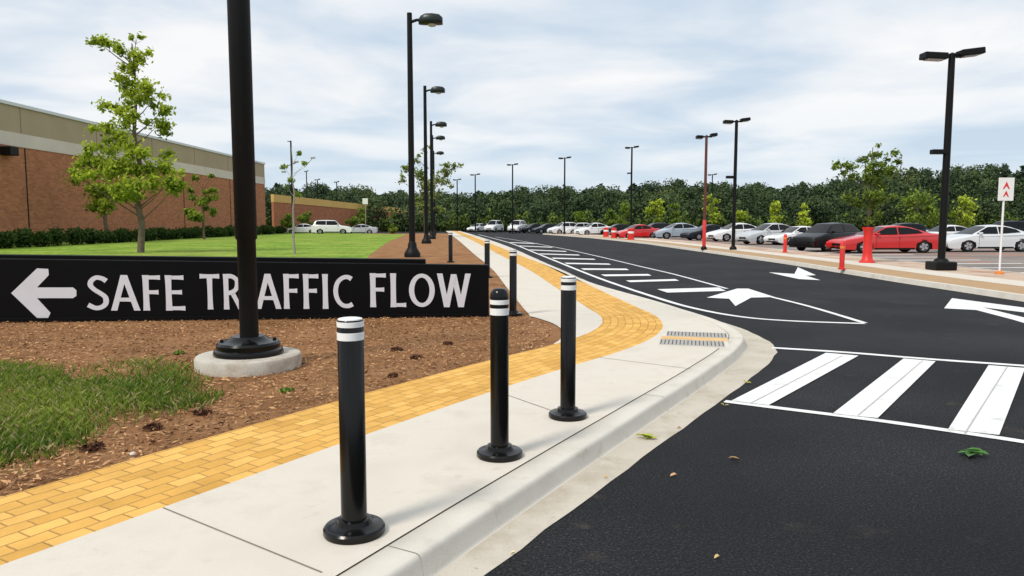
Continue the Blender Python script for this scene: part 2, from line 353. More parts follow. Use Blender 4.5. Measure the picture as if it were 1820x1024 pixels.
# ------------------------------------------------------------ road markings
ZM=RZ+.005
def wline(px,wid,mbx,z=ZM):
    pts=[G(a,b,z) for a,b in px]
    out=[]
    for i in range(len(pts)-1):
        p0=pts[max(i-1,0)];p1=pts[i];p2=pts[i+1];p3=pts[min(i+2,len(pts)-1)]
        for k in range(8):
            t=k/8; out.append(.5*((2*p1)+(-p0+p2)*t+(2*p0-5*p1+4*p2-p3)*t*t+(-p0+3*p1-3*p2+p3)*t**3))
    out.append(pts[-1]); L=[];R=[]
    for i,p in enumerate(out):
        t=(out[min(i+1,len(out)-1)]-out[max(i-1,0)]); t.z=0; t.normalize(); nn=Vector((-t.y,t.x,0))*wid/2*(1+random.uniform(-.06,.06))
        L.append(p+nn);R.append(p-nn)
    n=len(L); mbx.add(L+R,[(i,i+1,n+i+1,n+i) for i in range(n-1)])
mk=MB()
wline([(850,417),(900,430),(960,453),(1040,485),(1100,507),(1170,530),(1230,547),(1310,562),(1400,570),(1537,575)],.13,mk)
wline([(880,421),(930,429),(1000,442),(1060,455),(1140,474),(1200,488),(1292,513)],.10,mk)
struct(mk.build('lane_lines',M['paint']),'long white lines enclosing the hatched strip')
mk=MB()
for p in [[(905,430.5),(955,432.5),(957,433.7),(908,431.7)],[(920,436.5),(980,439),(983,440.2),(924,437.7)],[(940,443.5),(1005,446.3),(1008,447.6),(944,445)],[(958,450.5),(1028,452.6),(1031,454.2),(962,452.2)],
          [(980,458),(1055,460),(1059,461.8),(984,460)],[(1003,467),(1082,468.5),(1086,470.5),(1008,469.3)],[(1032,477),(1113,477.5),(1118,480),(1038,479.7)],[(1068,488),(1152,487),(1158,490),(1075,491)],
          [(1112,498.5),(1200,496),(1207,499),(1120,501.5)],[(1168,514),(1278,511),(1290,517),(1186,520)]]:
    mk.poly([G(a,b,ZM) for a,b in p])
struct(mk.build('hatch_stripes',M['paint']),'short white hatch bars between the lane lines')
mk=MB()
mk.poly([G(a,b,ZM+.004) for a,b in [(1256,529),(1310,513),(1330,513),(1377,528),(1335,529),(1307,544),(1296,531)]])
wline([(1372,528),(1440,545),(1537,574)],.11,mk,ZM+.004)
struct(mk.build('lane_arrow',M['paint']),'white arrow head at the near end of the hatched strip')
mk=MB()
mk.poly([G(a,b,ZM) for a,b in [(1366,484),(1412,487),(1418,475),(1450,489),(1432,490),(1458,498),(1420,496),(1392,490)]])
struct(mk.build('lane_arrow',M['paint']),'small white arrow in the middle of the driveway')
mk=MB()
mk.poly([G(a,b,ZM) for a,b in [(1678,548),(1692,530),(1860,552),(1860,560),(1745,546),(1860,574),(1860,586),(1800,568),(1735,551)]])
struct(mk.build('lane_arrow',M['paint']),'large white arrow cut by the right edge of the photo')
mk=MB()
wline([(1372,618),(1500,626),(1650,638),(1820,650),(2000,664)],.12,mk); wline([(1288,713),(1400,727),(1560,747),(1720,770),(1820,785),(2000,815)],.10,mk)
struct(mk.build('crosswalk_border',M['paint']),'two white border lines of the crosswalk')
mk=MB()
for p in [[(1468,627),(1526,632),(1366,720),(1300,712)],[(1606,637),(1663,642),(1560,743),(1480,735)],[(1757,649),(1822,654),(1776,773),(1685,763)],[(1905,660),(1975,666),(1985,808),(1890,794)]]:
    mk.poly([G(a,b,ZM+.004) for a,b in p])
struct(mk.build('crosswalk_stripes',M['paint']),'broad white zebra stripes of the crosswalk')
mk=MB()
for (a0,b0),(a1,b1) in [((1497,632),(1335,716)),((1640,641),(1525,738)),((1790,652),(1715,770))]:
    p=G(a0,b0,ZM+.007); q_=G(a1,b1,ZM+.007); d=(q_-p).normalized(); nn=Vector((-d.y,d.x,0))*.006
    mk.poly([p+nn,q_+nn,q_-nn,p-nn])
struct(mk.build('stripe_seams',M['seam']),'thin grey seams along the crosswalk stripes')

# ------------------------------------------------------------ drain grate
c=G(1234,603); t=thing('drain_grate','grey slotted drain grate with tan strip set in the sidewalk corner','drain',(c.x,c.y,0),math.radians(-14))
m_=MB().box((0,0,.003),(.86,1.30,.006)).build('frame',M['curb'],t)
for sy in (-1,1):
    MB().box((sy*.03,sy*.37,.0085),(.80,.42,.005)).build('grate_plate',M['grategrey'],t)
    q=MB()
    for i in range(17):
        q.box((-.385+i*.048+sy*.03,sy*.37,.0125),(.010,.34,.003))
    q.build('slot_row',M['slot'],t)
MB().box((0,0,.009),(.86,.22,.006)).build('tan_strip',M['tan'],t)

# ------------------------------------------------------------ bollards
def bollard(px,py,top,label,style,r=.061,grp=None):
    b=G(px,py); Y=b.y; h=zat(top,Y)
    t=thing('bollard',label,'bollard',(b.x,b.y,0),0,grp)
    MB().lathe([(.150,0),(.154,.010),(.153,.030),(.144,.040),(.10,.045),(.088,.052),(.082,.075),(.066,.080)],n=40).build('base_plate',M['black'],t,smooth=35)
    if style=='dome': pr=[(r,.070),(r,h-.06),(r*.97,h-.04),(r*.85,h-.018),(r*.6,h-.004),(r*.2,h)]
    else: pr=[(r,.070),(r,h-.008),(r-.006,h)]
    MB().lathe(pr,n=32).build('post',M['black'],t,smooth=40)
    for a,b_ in ([(h-.105,h-.075),(h-.175,h-.13)] if style=='dome' else [(h-.034,h-.008),(h-.098,h-.060)]):
        MB().lathe([(r+.0005,a),(r+.002,a+.001),(r+.002,b_-.001),(r+.0005,b_)],n=32).build('reflective_band',M['white'],t,smooth=40)
    if style!='dome': MB().lathe([(r-.004,h+.0005),(r-.006,h+.006),(r-.02,h+.009)],n=32).build('cap',M['white'],t,smooth=40)
    return t
gB='black bollards along the sidewalk'
bollard(630,946,568,'nearest and largest black bollard with white top and band on the sidewalk','flat',.064,grp=gB)
bollard(888,810,512,'domed black bollard with two white bands, middle of the near three','dome',grp=gB)
bollard(1009,741,493,'flat-topped black bollard farthest along the near three, left of the drain grate','flat',grp=gB)
bollard(912,560,444,'slim black bollard just right of the black sign end','flat',grp=gB)
bollard(866,493,426,'black bollard half hidden behind right end of the sign','flat',.075,grp=gB)
bollard(801,466,413,'far black bollard at the path edge beside the lamp posts','flat',.08,grp=gB)

# ------------------------------------------------------------ big foreground lamp post
b=G(443,650); t=thing('lamp_post','thick black foreground lamp post on round concrete footing, top out of frame','lamp post',(b.x,b.y,0),0)
MB().lathe([(.545,-.02),(.55,.10),(.535,.125),(.50,.132)],n=56).build('footing',M['footing'],t,smooth=40)
MB().lathe([(.36,.13),(.365,.15),(.355,.185),(.33,.20),(.33,.245),(.31,.27),(.24,.28),(.20,.30),(.17,.33)],n=48).build('base_cover',M['black'],t,smooth=35)
MB().lathe([(.098,.30),(.096,1.36),(.112,1.38),(.114,4.6),(.105,9.4),(.06,9.45)],c=(.012,0,0),n=32).build('pole',M['blackmatte'],t,smooth=40)
for k in range(4):
    a=k*math.pi/2+.3; MB().lathe([(.02,.27),(.02,.29),(.014,.30)],(.27*math.cos(a),.27*math.sin(a),0),8).build('bolt',M['blackmatte'],t)
MB().tube([(0,0,9.2),(.3,0,9.25),(.5,0,9.22)],.05).build('arm',M['black'],t,smooth=50)
hd=MB().box((.95,0,9.2),(.95,.42,.28)).build('lamp_head',M['lampgreen'],t,bevel=.08,smooth=50)
# ------------------------------------------------------------ left row lamps
def lamp_left(px,base,top,label,r=.12,dist=None):
    if dist:
        d=ray(px,base); Y=dist; b=Vector((d.x*Y/d.y,Y,-.01))
    else: b=G(px,base,-.01)
    h=zat(top,b.y)
    t=thing('lamp_post',label,'lamp post',tuple(b),0,'black lamp posts in a row beside the path')
    MB().lathe([(.36,0),(.37,.15),(.30,.28),(.21,.42),(.19,.60),(.14,.7)],n=24).build('base_cover',M['blackmatte'],t,smooth=40)
    MB().lathe([(r,.5),(r*.95,h*.5),(r*.8,h-.02),(.02,h)],n=20).build('pole',M['blackmatte'],t,smooth=40)
    MB().tube([(0,0,h-.42),(.30,0,h-.32),(.6,0,h-.3)],[.07,.065,.06]).build('arm',M['blackmatte'],t,smooth=50)
    q=MB(); secs=[(.40,.10,.06),(.50,.22,.20),(.7,.28,.29),(1.0,.30,.30),(1.30,.27,.26),(1.44,.18,.14)]
    n=12; vs=[];fs=[]
    for X,wy,hz_ in secs:
        for k in range(n):
            a=2*math.pi*k/n; sn=math.sin(a); vs.append((X,wy*math.copysign(abs(math.cos(a))**.6,math.cos(a)),h-.35+(hz_ if sn>0 else .16)*math.copysign(abs(sn)**.6,sn)))
    for i in range(len(secs)-1):
        for k in range(n): fs.append((i*n+k,i*n+(k+1)%n,(i+1)*n+(k+1)%n,(i+1)*n+k))
    fs+= [tuple(range(n)),tuple((len(secs)-1)*n+k for k in range(n))]
    q.add(vs,fs); hd=q.build('lamp_head',M['lampgreen'],t,smooth=50)
    MB().lathe([(.20,0),(.16,-.06),(.06,-.09)],(.98,0,h-.512),16).build('lens',M['lens'],hd,smooth=50)
    return t
lamp_left(733,457,22,'tall black lamp post, nearest in the row beside the path, green hooded lamp',.14)
lamp_left(758,433,152,'second black lamp post in the path row, lower hooded lamp right of the nearest',.14)
lamp_left(768,425,215,'third black lamp post in the path row behind the second',.14)
lamp_left(770,420,240,'fourth black lamp post in the path row, partly hidden',.14,dist=84)
lamp_left(772,416,268,'farthest hooded lamp post in the path row',.14,dist=104)
# ------------------------------------------------------------ twin-head lamps
def lamp_twin(px,base,top,label,Y=None,r=.09,m='blackmatte',hl=.85,box=False,mid=None,tilt=.12,th=.17,red=None):
    if Y: d=ray(px,base); b=Vector((d.x*Y/d.y,Y,RZ))
    else: b=G(px,base,0)
    h=zat(top,b.y)-b.z
    t=thing('lamp_post',label,'lamp post',tuple(b),0,'lamp posts around the parking lot')
    if box: MB().box((0,0,.14),(.68,.68,.28)).build('base_cover',M['blackmatte'],t,bevel=.05); MB().lathe([(.24,.27),(.2,.34),(.12,.4)],n=20).build('base_collar',M['blackmatte'],t,smooth=40)
    else: MB().lathe([(r*2,0),(r*2,.1),(r*1.3,.2)],n=16).build('base_cover',M['blackmatte'],t,smooth=40)
    MB().lathe([(r,.1),(r*.95,h*.5),(r*.85,h-.1),(.02,h-.06)],n=16).build('pole',M[m],t,smooth=40)
    if red:
        zr=zat(red,b.y)-b.z; MB().lathe([(r*1.15,.05),(r*1.15,zr),(r*.96,zr+.02)],n=16).build('red_sleeve',M['red'],t,smooth=40)
    for s in (-1,1):
        MB().box((s*.15,0,h-.16),(.3,.07,.08)).build('arm',M['blackmatte'],t)
        hd=MB().box((s*(.22+hl/2),0,h-.12+ (.06 if s>0 else -.06)),(hl,.42,th),ry=-tilt*(1 if s>0 else -.4)).build('lamp_head',M['blackmatte'],t,bevel=.03)
        MB().box((s*(.22+hl/2),0,h-.12-th/2-.012+ (.06 if s>0 else -.06)),(hl*.7,.3,.02),ry=-tilt*(1 if s>0 else -.4)).build('lens',M['lens'],hd)
    if mid: 
        zz=zat(mid,b.y)-b.z; MB().box((-.25,0,zz),(.5,.22,.15)).build('side_fixture',M['blackmatte'],t,bevel=.02)
    return t
lamp_twin(1672,480,90,'tall black twin-headed lamp post on square base, nearest at right',box=True,mid=270,r=.115,th=.2,hl=.72)
lamp_twin(1303,444,211,'black twin-headed lamp post at the island edge, left of the potted tree',r=.10,hl=.5,mid=315)
lamp_twin(1251,444,238,'dark lamp post with red lower sleeve and small twin heads at island edge',r=.085,m='rust',hl=.35,red=392)
lamp_twin(1121,415,260,'lamp post rising behind the red parked car, small fixture halfway up',Y=84,r=.11,hl=.55,mid=308)
lamp_twin(1003,410,279,'lamp post behind the row of white cars near mid picture',Y=96,r=.11,hl=.6)
lamp_twin(911,405,291,'lamp post rising just behind the white van at far road end',Y=108,r=.11,hl=.6)
lamp_twin(845,405,309,'far lamp post left of the white vans at road end',Y=120,r=.11,hl=.6)
lamp_twin(813,405,318,'far lamp post close right of the path lamp row',Y=128,r=.11,hl=.5)
lamp_twin(1264,405,309,'small distant lamp post seen between the red-sleeved post and black post',Y=120,r=.1,hl=.5)
lamp_twin(600,405,322,'distant thin lamp post behind the yellow-topped wall, rightmost of three',Y=130,r=.1,hl=.2)
lamp_twin(566,405,318,'distant thin lamp post behind the yellow-topped wall, middle of three',Y=130,r=.1,hl=.25)
lamp_twin(547,405,303,'distant thin lamp post right of the camera pole, tallest of three',Y=132,r=.1,hl=.1)
d=ray(521,408); b=Vector((d.x*75/d.y,75,-.01)); h=zat(250,75)
t=thing('utility_pole','thin dark pole with small camera arms near the white parked van','pole',tuple(b))
MB().lathe([(.16,0),(.1,.4),(.08,h)],n=12).build('pole',M['blackmatte'],t,smooth=40)
MB().tube([(0,0,h-.1),(-.35,0,h-.05)],.04).build('arm',M['blackmatte'],t)
MB().tube([(-.9,0,h-2.6),(0,0,h-2.4),(.5,0,h-2.2)],.04).build('arm',M['blackmatte'],t)
MB().tube([(0,0,h-3.4),(1.4,0,h-2.6),(2.1,0,h-1.8)],.035).build('arm',M['steel'],t)
for x,z in ((-1.0,h-2.7),(-.8,h-3.1),(2.2,h-1.7),(.5,h-2.1)):
    MB().box((x,0,z),(.45,.2,.2)).build('security_camera',M['steel'],t,bevel=.04)

# ------------------------------------------------------------ sign wall
A_=G(-150,574); B_=G(869,562); u=(B_-A_).normalized(); nrm=Vector((u.y,-u.x,0))
if nrm.y>0: nrm=-nrm
def ps(px,py,off=0.0):
    d=ray(px,py); Ao=A_+nrm*off; k=nrm.dot(Ao-CAM)/nrm.dot(d); return CAM+d*k
t=thing('sign_wall','long low black sign wall reading SAFE TRAFFIC FLOW with a white left arrow','sign',tuple((A_+B_)/2))
org=(A_+B_)/2
def slab(x0px,x1px,top0,top1,off,th,name,m,zb=-.02,bev=.012):
    a=ps(x0px,520,off); b2=ps(x1px,520,off); a.z=zb;b2.z=zb
    za=ps(x0px,top0,off).z; z2=ps(x1px,top1,off).z
    q=MB(); nn=-nrm*th
    vs=[a,b2,Vector((b2.x,b2.y,z2)),Vector((a.x,a.y,za))]; vs+= [v+nn for v in vs]
    q.add(vs,[(0,1,2,3),(5,4,7,6),(1,5,6,2),(4,0,3,7),(3,2,6,7),(0,4,5,1)])
    return q.build(name,m,t,origin=org,bevel=bev)
slab(-150,869,458,471,0,.16,'face_panel',M['signblack'])
slab(-150,757,451,461,-.17,.18,'back_panel',M['signblack'])
slab(-150,869,568,557,.03,.03,'plinth',M['signblack'],bev=.005)
GL={'S':(.60,[('c',[(.53,.83),(.43,.90),(.29,.925),(.17,.84),(.14,.71),(.23,.59),(.38,.48),(.49,.37),(.49,.20),(.38,.095),(.23,.075),(.06,.16)])]),
 'A':(.70,[('l',(.07,0),(.34,1)),('l',(.35,1),(.64,0)),('h',(.17,.31),(.54,.31))]),
 'F':(.54,[('l',(.15,0),(.15,1)),('h',(.16,.935),(.51,.935)),('h',(.16,.52),(.46,.52))]),
 'E':(.58,[('l',(.15,0),(.15,1)),('h',(.16,.935),(.53,.935)),('h',(.16,.52),(.48,.52)),('h',(.16,.065),(.55,.065))]),
 'T':(.62,[('h',(.02,.935),(.60,.935)),('l',(.31,0),(.31,.9))]),
 'R':(.64,[('l',(.15,0),(.15,1)),('c',[(.16,.935),(.32,.935),(.46,.85),(.485,.71),(.43,.56),(.30,.48),(.16,.46)]),('l',(.58,0),(.33,.47))]),
 'I':(.28,[('l',(.14,0),(.14,1))]),
 'C':(.66,[('c',[(.60,.86),(.50,.915),(.36,.90),(.22,.79),(.15,.62),(.145,.42),(.21,.23),(.34,.105),(.50,.085),(.62,.14)])]),
 'L':(.52,[('l',(.15,0),(.15,1)),('h',(.16,.065),(.50,.065))]),
 'O':(.80,[('o',(.40,.5),(.285,.435))]),
 'W':(.94,[('l',(.08,1),(.27,0)),('l',(.47,.98),(.27,0)),('l',(.47,.98),(.67,0)),('l',(.87,1),(.67,0))])}
def cat(pts,k=6):
    out=[]
    for i in range(len(pts)-1):
        p0=np.array(pts[max(i-1,0)]);p1=np.array(pts[i]);p2=np.array(pts[i+1]);p3=np.array(pts[min(i+2,len(pts)-1)])
        for j in range(k):
            t_=j/k; out.append(.5*((2*p1)+(-p0+p2)*t_+(2*p0-5*p1+4*p2-p3)*t_*t_+(-p0+3*p1-3*p2+p3)*t_**3))
    out.append(np.array(pts[-1])); return np.array(out)
def word(full,segs):
    q=MB(); SW=.145; lay=0
    for txt,xl,xr,yt,yb in segs:
        polys=[]; x=0
        for ch in txt:
            adv,strokes=GL[ch]
            for si,s_ in enumerate(strokes):
                if s_[0]=='c':
                    c=cat(s_[1]); n=len(c); tt=np.linspace(-1,1,n); wv=SW*.94*(1+.14*np.abs(tt)**4)/2
                    d=np.gradient(c,axis=0); d/=np.linalg.norm(d,axis=1)[:,None]; nn=np.stack([-d[:,1],d[:,0]],1)
                    wv=wv*(1-.14*np.abs(d[:,0])); L=c+nn*wv[:,None]; R=c-nn*wv[:,None]
                elif s_[0]=='o':
                    a=np.linspace(0,2*np.pi,49); (cx_,cy_),(rx,ry)=s_[1],s_[2]
                    L=np.stack([cx_+(rx+SW*.5)*np.cos(a),cy_+(ry+SW*.40)*np.sin(a)],1); R=np.stack([cx_+(rx-SW*.5)*np.cos(a),cy_+(ry-SW*.40)*np.sin(a)],1)
                else:
                    p=np.array(s_[1]);q_=np.array(s_[2]); tt=np.linspace(0,1,9); c=p+(q_-p)*tt[:,None]; f=2*tt-1
                    if s_[0]=='l':
                        wv=SW*(1+.16*np.abs(f)**3)/2; off=np.array([1,0])
                        if ch in 'AW': wv=SW*(1.02+.06*np.abs(f)**3)/2
                    else:
                        fl=.84+.20*np.clip(f,0,1)**2+(.20*np.clip(-f,0,1)**2 if ch=='T' else 0); wv=SW*.88*fl/2; off=np.array([0,1])
                    L=c+off*wv[:,None]; R=c-off*wv[:,None]
                polys.append((L+[x,0],R+[x,0],lay%4+1)); lay+=1
            x+=adv+.02
        allx=np.concatenate([np.concatenate([L[:,0],R[:,0]]) for L,R,_ in polys]); mn,mx=allx.min(),allx.max()
        p0=ps(xl,yb,0); p1=ps(xr,yb,0); hh=ps((xl+xr)/2,yt).z-ps((xl+xr)/2,yb).z
        for L,R,l in polys:
            def cv(P_):
                o=[]
                for a,b in P_:
                    f=(a-mn)/(mx-mn); base=p0.lerp(p1,f); o.append(Vector((base.x,base.y,base.z+b*hh))+nrm*(.003+.0012*l))
                return o
            n=len(L); q.add(cv(L)+cv(R),[(i,i+1,n+i+1,n+i) for i in range(n-1)])
    ob=q.build('lettering',M['letter'],t,origin=org); ob['label']='pale grey capital letters reading '+full
    bm=bmesh.new(); bm.from_mesh(ob.data); bm.normal_update()
    for f in bm.faces:
        if f.normal.dot(nrm)<0: f.normal_flip()
    bm.to_mesh(ob.data); bm.free()
word('SAFE',[('SAFE',155,330,489,552)]); word('TRAFFIC',[('TR',357,434,487,550),('AFFIC',455,629,487,549)]); word('FLOW',[('FLOW',658,837,486,546)])
ap=[(20,521),(66,477),(86,478),(87,489),(66,511),(130,511),(136,516),(136,526),(130,530),(66,530),(90,556),(86,565),(66,565)]
q=MB(); q.add([ps(a,b_)+nrm*.004 for a,b_ in ap],[tuple(range(len(ap)))]); q.build('arrow_symbol',M['letter'],t,origin=org)

# ------------------------------------------------------------ foliage
def leaves(name,C,S,colr,mat,parent=None,origin=(0,0,0),aspect=.55,flat_=0.0):
    N=len(C); C=np.asarray(C)-np.array(origin)
    a=rng.normal(size=(N,3))
    if flat_: a[:,2]*=(1-flat_)
    a/=np.linalg.norm(a,axis=1)[:,None]; b=rng.normal(size=(N,3))
    if flat_: b[:,2]*=(1-flat_)
    b-= (b*a).sum(1)[:,None]*a; b/=np.linalg.norm(b,axis=1)[:,None]
    S=np.asarray(S)[:,None]*.5*np.ones((N,1))
    V=np.stack([C-a*S,C-b*S*aspect,C+a*S,C+b*S*aspect],1).reshape(-1,3)
    me=bpy.data.meshes.new(name); me.vertices.add(4*N); me.vertices.foreach_set('co',V.ravel())
    me.loops.add(4*N); me.loops.foreach_set('vertex_index',np.arange(4*N)); me.polygons.add(N)
    me.polygons.foreach_set('loop_start',np.arange(0,4*N,4)); me.polygons.foreach_set('loop_total',np.full(N,4))
    me.update(calc_edges=True)
    at=me.attributes.new('Col','FLOAT_COLOR','POINT'); cc=np.ones((N,4,4)); cc[:,:,:3]=colr[:,None,:]; at.data.foreach_set('color',cc.ravel())
    me.materials.append(mat); ob=bpy.data.objects.new(name,me); col.objects.link(ob)
    if parent: ob.parent=parent
    return ob
def cloud_pts(clumps,n,soft=0):
    wts=np.array([c[3]*c[3]*c[4] for c in clumps])**.75; wts/=wts.sum(); idx=rng.choice(len(clumps),n,p=wts)
    c=np.array(clumps)[idx]; d=rng.normal(size=(n,3)); d/=np.linalg.norm(d,axis=1)[:,None]
    r=np.clip(np.abs(rng.normal(size=n))*soft,0,1.6) if soft else rng.random(n)**(1/2.0)
    rr=r[:,None]*d; pts=c[:,:3]+rr*np.stack([c[:,3],c[:,3],c[:,4]],1)
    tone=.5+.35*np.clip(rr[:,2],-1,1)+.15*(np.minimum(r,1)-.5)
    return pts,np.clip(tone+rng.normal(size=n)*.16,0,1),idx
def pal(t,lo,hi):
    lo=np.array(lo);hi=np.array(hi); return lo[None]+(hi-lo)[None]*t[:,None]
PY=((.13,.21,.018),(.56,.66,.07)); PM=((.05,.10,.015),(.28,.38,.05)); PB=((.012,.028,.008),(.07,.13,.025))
def tree(name,label,loc,clumps,n,ls,palette,tr=.09,h=None,group=None,cat='tree',bark='bark',trunk=True,clumpvar=.12,soft=0,split=0):
    t=thing(name,label,cat,tuple(loc),0,group)
    if split:
        nc=[]
        for c in clumps:
            for _ in range(split):
                a=random.random()*6.28; k=random.uniform(.3,.9); s_=random.uniform(.45,.72)
                nc.append((c[0]+c[3]*k*math.cos(a),c[1]+c[3]*k*math.sin(a)*.9,c[2]+random.uniform(-.9,.9)*c[4],c[3]*s_,max(c[4],c[3]*.75)*s_))
    else: nc=clumps
    if trunk:
        top=h or max(c[2] for c in clumps); q=MB(); pts=[(0,0,-.05)]
        for k in range(1,8): pts.append((random.uniform(-.012,.012)*top,random.uniform(-.012,.012)*top,top*k/7))
        rad=[tr*(1.25-1.1*k/7)+.008 for k in range(8)]; q.tube(pts,rad,8)
        for c in clumps:
            z0=max(top*.12,min(top*.9,c[2]-(.35+.6*math.hypot(c[0],c[1])))); k=min(6,int(z0/top*7)); f=z0/top*7-k
            p0=Vector(pts[k]).lerp(Vector(pts[k+1]),f); p2=Vector(c[:3]); pm=p0.lerp(p2,.5)+Vector((0,0,-.1*c[3]))
            q.tube([p0,pm,p2],[tr*.30,tr*.18,tr*.06],5)
            for _ in range(3):
                d=Vector((random.uniform(-1,1)*c[3],random.uniform(-1,1)*c[3],random.uniform(-.6,1)*c[4]))*.75; q.tube([pm.lerp(p2,.6),p2+d],[tr*.10,tr*.03],4)
        q.build('trunk',M[bark],t,smooth=60)
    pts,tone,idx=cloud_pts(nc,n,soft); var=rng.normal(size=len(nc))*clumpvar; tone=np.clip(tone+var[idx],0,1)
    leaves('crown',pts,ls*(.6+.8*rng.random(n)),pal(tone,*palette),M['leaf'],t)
    return t
def rcl(h,r,z0,k,taper=.6,sub=.4):
    out=[]
    for i in range(k):
        f=random.random(); z=z0+(h-z0)*f; rr=r*(1-taper*abs(f-.4)*1.4); a=random.random()*6.28; d=rr*math.sqrt(random.random())*.8
        s_=r*sub*random.uniform(.7,1.25); out.append((d*math.cos(a),d*math.sin(a),z,s_,s_*.8))
    return out
def pxclumps(bx,by,lst,Y,zb,k=1.0):
    s_=Y/F; out=[]
    for (x,y,r,rz_) in lst:
        X=(x-bx)*s_; z=zat(y,Y)-zb; out.append((X,random.uniform(-.8,.8)*r*s_,z,r*s_*k,rz_*s_*k))
    return out
b=G(250,449,-.006)
cl=[(255,66,14,10),(212,78,24,12),(186,70,14,8),(245,88,24,16),(272,100,22,14),(238,118,24,14),(226,145,22,12),(262,152,30,14),(282,180,26,14),(307,194,20,11),(243,178,24,14),(208,182,24,13),(188,222,22,13),
    (240,215,30,18),(277,222,30,16),(226,245,30,18),(267,262,32,18),(203,264,30,16),(178,270,20,14),(233,290,40,20),(287,285,32,18),(320,314,22,16),(203,305,34,18),(172,300,26,16),(158,285,18,14),(260,322,40,20),(302,330,32,16),(218,338,32,16),(322,335,20,12),(148,312,16,12),(262,350,24,8)]
tree('young_tree','tall airy bright green young tree on the lawn before the brick building',b,pxclumps(250,449,cl,b.y,0,.97),13000,.22,PY,.14,h=zat(78,b.y),clumpvar=.2,soft=.55,split=4)
b=G(190,432,-.006); cl=[(150,290,20,16),(175,285,22,14),(195,300,22,16),(160,315,20,14),(185,325,24,16),(205,335,18,16),(180,350,24,14),(195,365,20,12),(170,370,16,12),(210,360,14,12)]
tree('young_tree','smaller dark-stemmed tree against the brick wall, left of the tall young tree',b,pxclumps(190,432,cl,b.y,0),5200,.27,((.10,.16,.015),(.46,.54,.06)),.14,h=zat(300,b.y),soft=.55,split=3)
d=ray(362,400); b=Vector((d.x*66/d.y,66,-.006)); cl=[(358,322,9,9),(350,345,12,10),(372,340,12,10),(362,360,16,10),(348,374,14,8),(376,374,14,8),(380,352,9,8),(362,386,18,7),(378,310,8,5)]
tree('small_tree','narrow loose green tree close to the brick wall right of the tall young tree',b,pxclumps(362,400,cl,66,0),2400,.31,((.06,.11,.015),(.32,.42,.05)),.1,h=zat(330,66),soft=.55,split=3)
d=ray(757,412); b=Vector((d.x*78/d.y,78,-.006)); cl=[(722,300,18,7),(745,280,14,12),(760,262,10,12),(800,298,20,6),(815,296,12,5),(740,312,26,8),(780,305,22,9),(712,318,14,6),(765,322,28,9),(790,325,18,8),(745,338,22,10),(775,345,22,10),(750,360,20,10),(772,368,16,9)]
tree('young_tree','sparse spreading tree behind the row of path lamp posts',b,pxclumps(757,412,cl,78,0,.9),2600,.32,((.08,.13,.03),(.34,.42,.11)),.14,h=zat(262,78),soft=.6,split=3)
b=G(524,452,-.006); cl=[(535,272,6,4),(508,295,6,5),(545,290,7,4),(520,320,8,6),(530,345,7,5),(512,330,5,4)]
tree('sapling','nearly bare staked sapling behind the sign, left of mid picture',b,pxclumps(524,452,cl,b.y,0),140,.2,PM,.045,h=zat(262,b.y),bark='stake')
for i in range(32):
    f=i/31; Y=43+f*58+random.uniform(-.4,.4); X=-29.9-1.9*f+random.uniform(-.3,.3); r=random.uniform(.8,1.05)
    cl=[(random.uniform(-.3,.3),random.uniform(-.3,.3),.55*r+random.uniform(-.1,.1),.66*r,.6*r) for _ in range(4)]
    tree('shrub','dark rounded shrub in the row at the foot of the brick building',(X,Y,-.006),cl,650,.24,PB,group='round shrubs along the brick wall',cat='shrub',trunk=False)
for i,(px,Y,r,lb) in enumerate([(510,100,1.2,'dark low shrub beside the right end of the brick building'),(545,112,1.6,'green shrub standing before the yellow-topped wall, left one'),(625,118,1.5,'green shrub before the yellow-topped wall, right one'),(700,100,.7,'low shrub at far end of the lawn near the lamp row')]):
    d=ray(px,405); tree('shrub',lb,(d.x*Y/d.y,Y,-.1),rcl(2.2*r,r,.3*r,6),700,.4,PM,cat='shrub',tr=.06)
b=G(1541,467); t=thing('planter','slender flared red planter holding a tree, right of the driveway','planter',tuple(b))
MB().lathe([(.29,0),(.29,.04),(.20,.13),(.165,.35),(.16,1.0),(.18,1.24),(.225,1.31),(.225,1.36),(.18,1.36),(.17,1.28)],n=28).build('pot',M['red'],t,smooth=40)
MB().lathe([(.175,1.27),(.15,1.30)],n=20).build('soil',M['mulch'],t)
Y=b.y; z0=1.27
cl=[(1555,266,14,10),(1532,284,18,11),(1567,284,20,11),(1508,300,18,9),(1483,294,12,6),(1545,305,26,12),(1578,303,14,10),(1518,322,22,11),(1562,328,24,12),(1540,345,24,12),(1513,347,16,9),(1567,352,16,10),(1538,368,20,10),(1552,386,14,10),(1530,390,12,8)]
cl=[(x,y,z-z0,r,rz_) for x,y,z,r,rz_ in pxclumps(1541,467,cl,Y,0)]
tree('potted_tree','small green tree growing in the red planter',(b.x,b.y,z0),cl,5600,.12,((.05,.09,.015),(.28,.38,.06)),.045,h=zat(262,Y)-z0,soft=.55,split=4,clumpvar=.18)
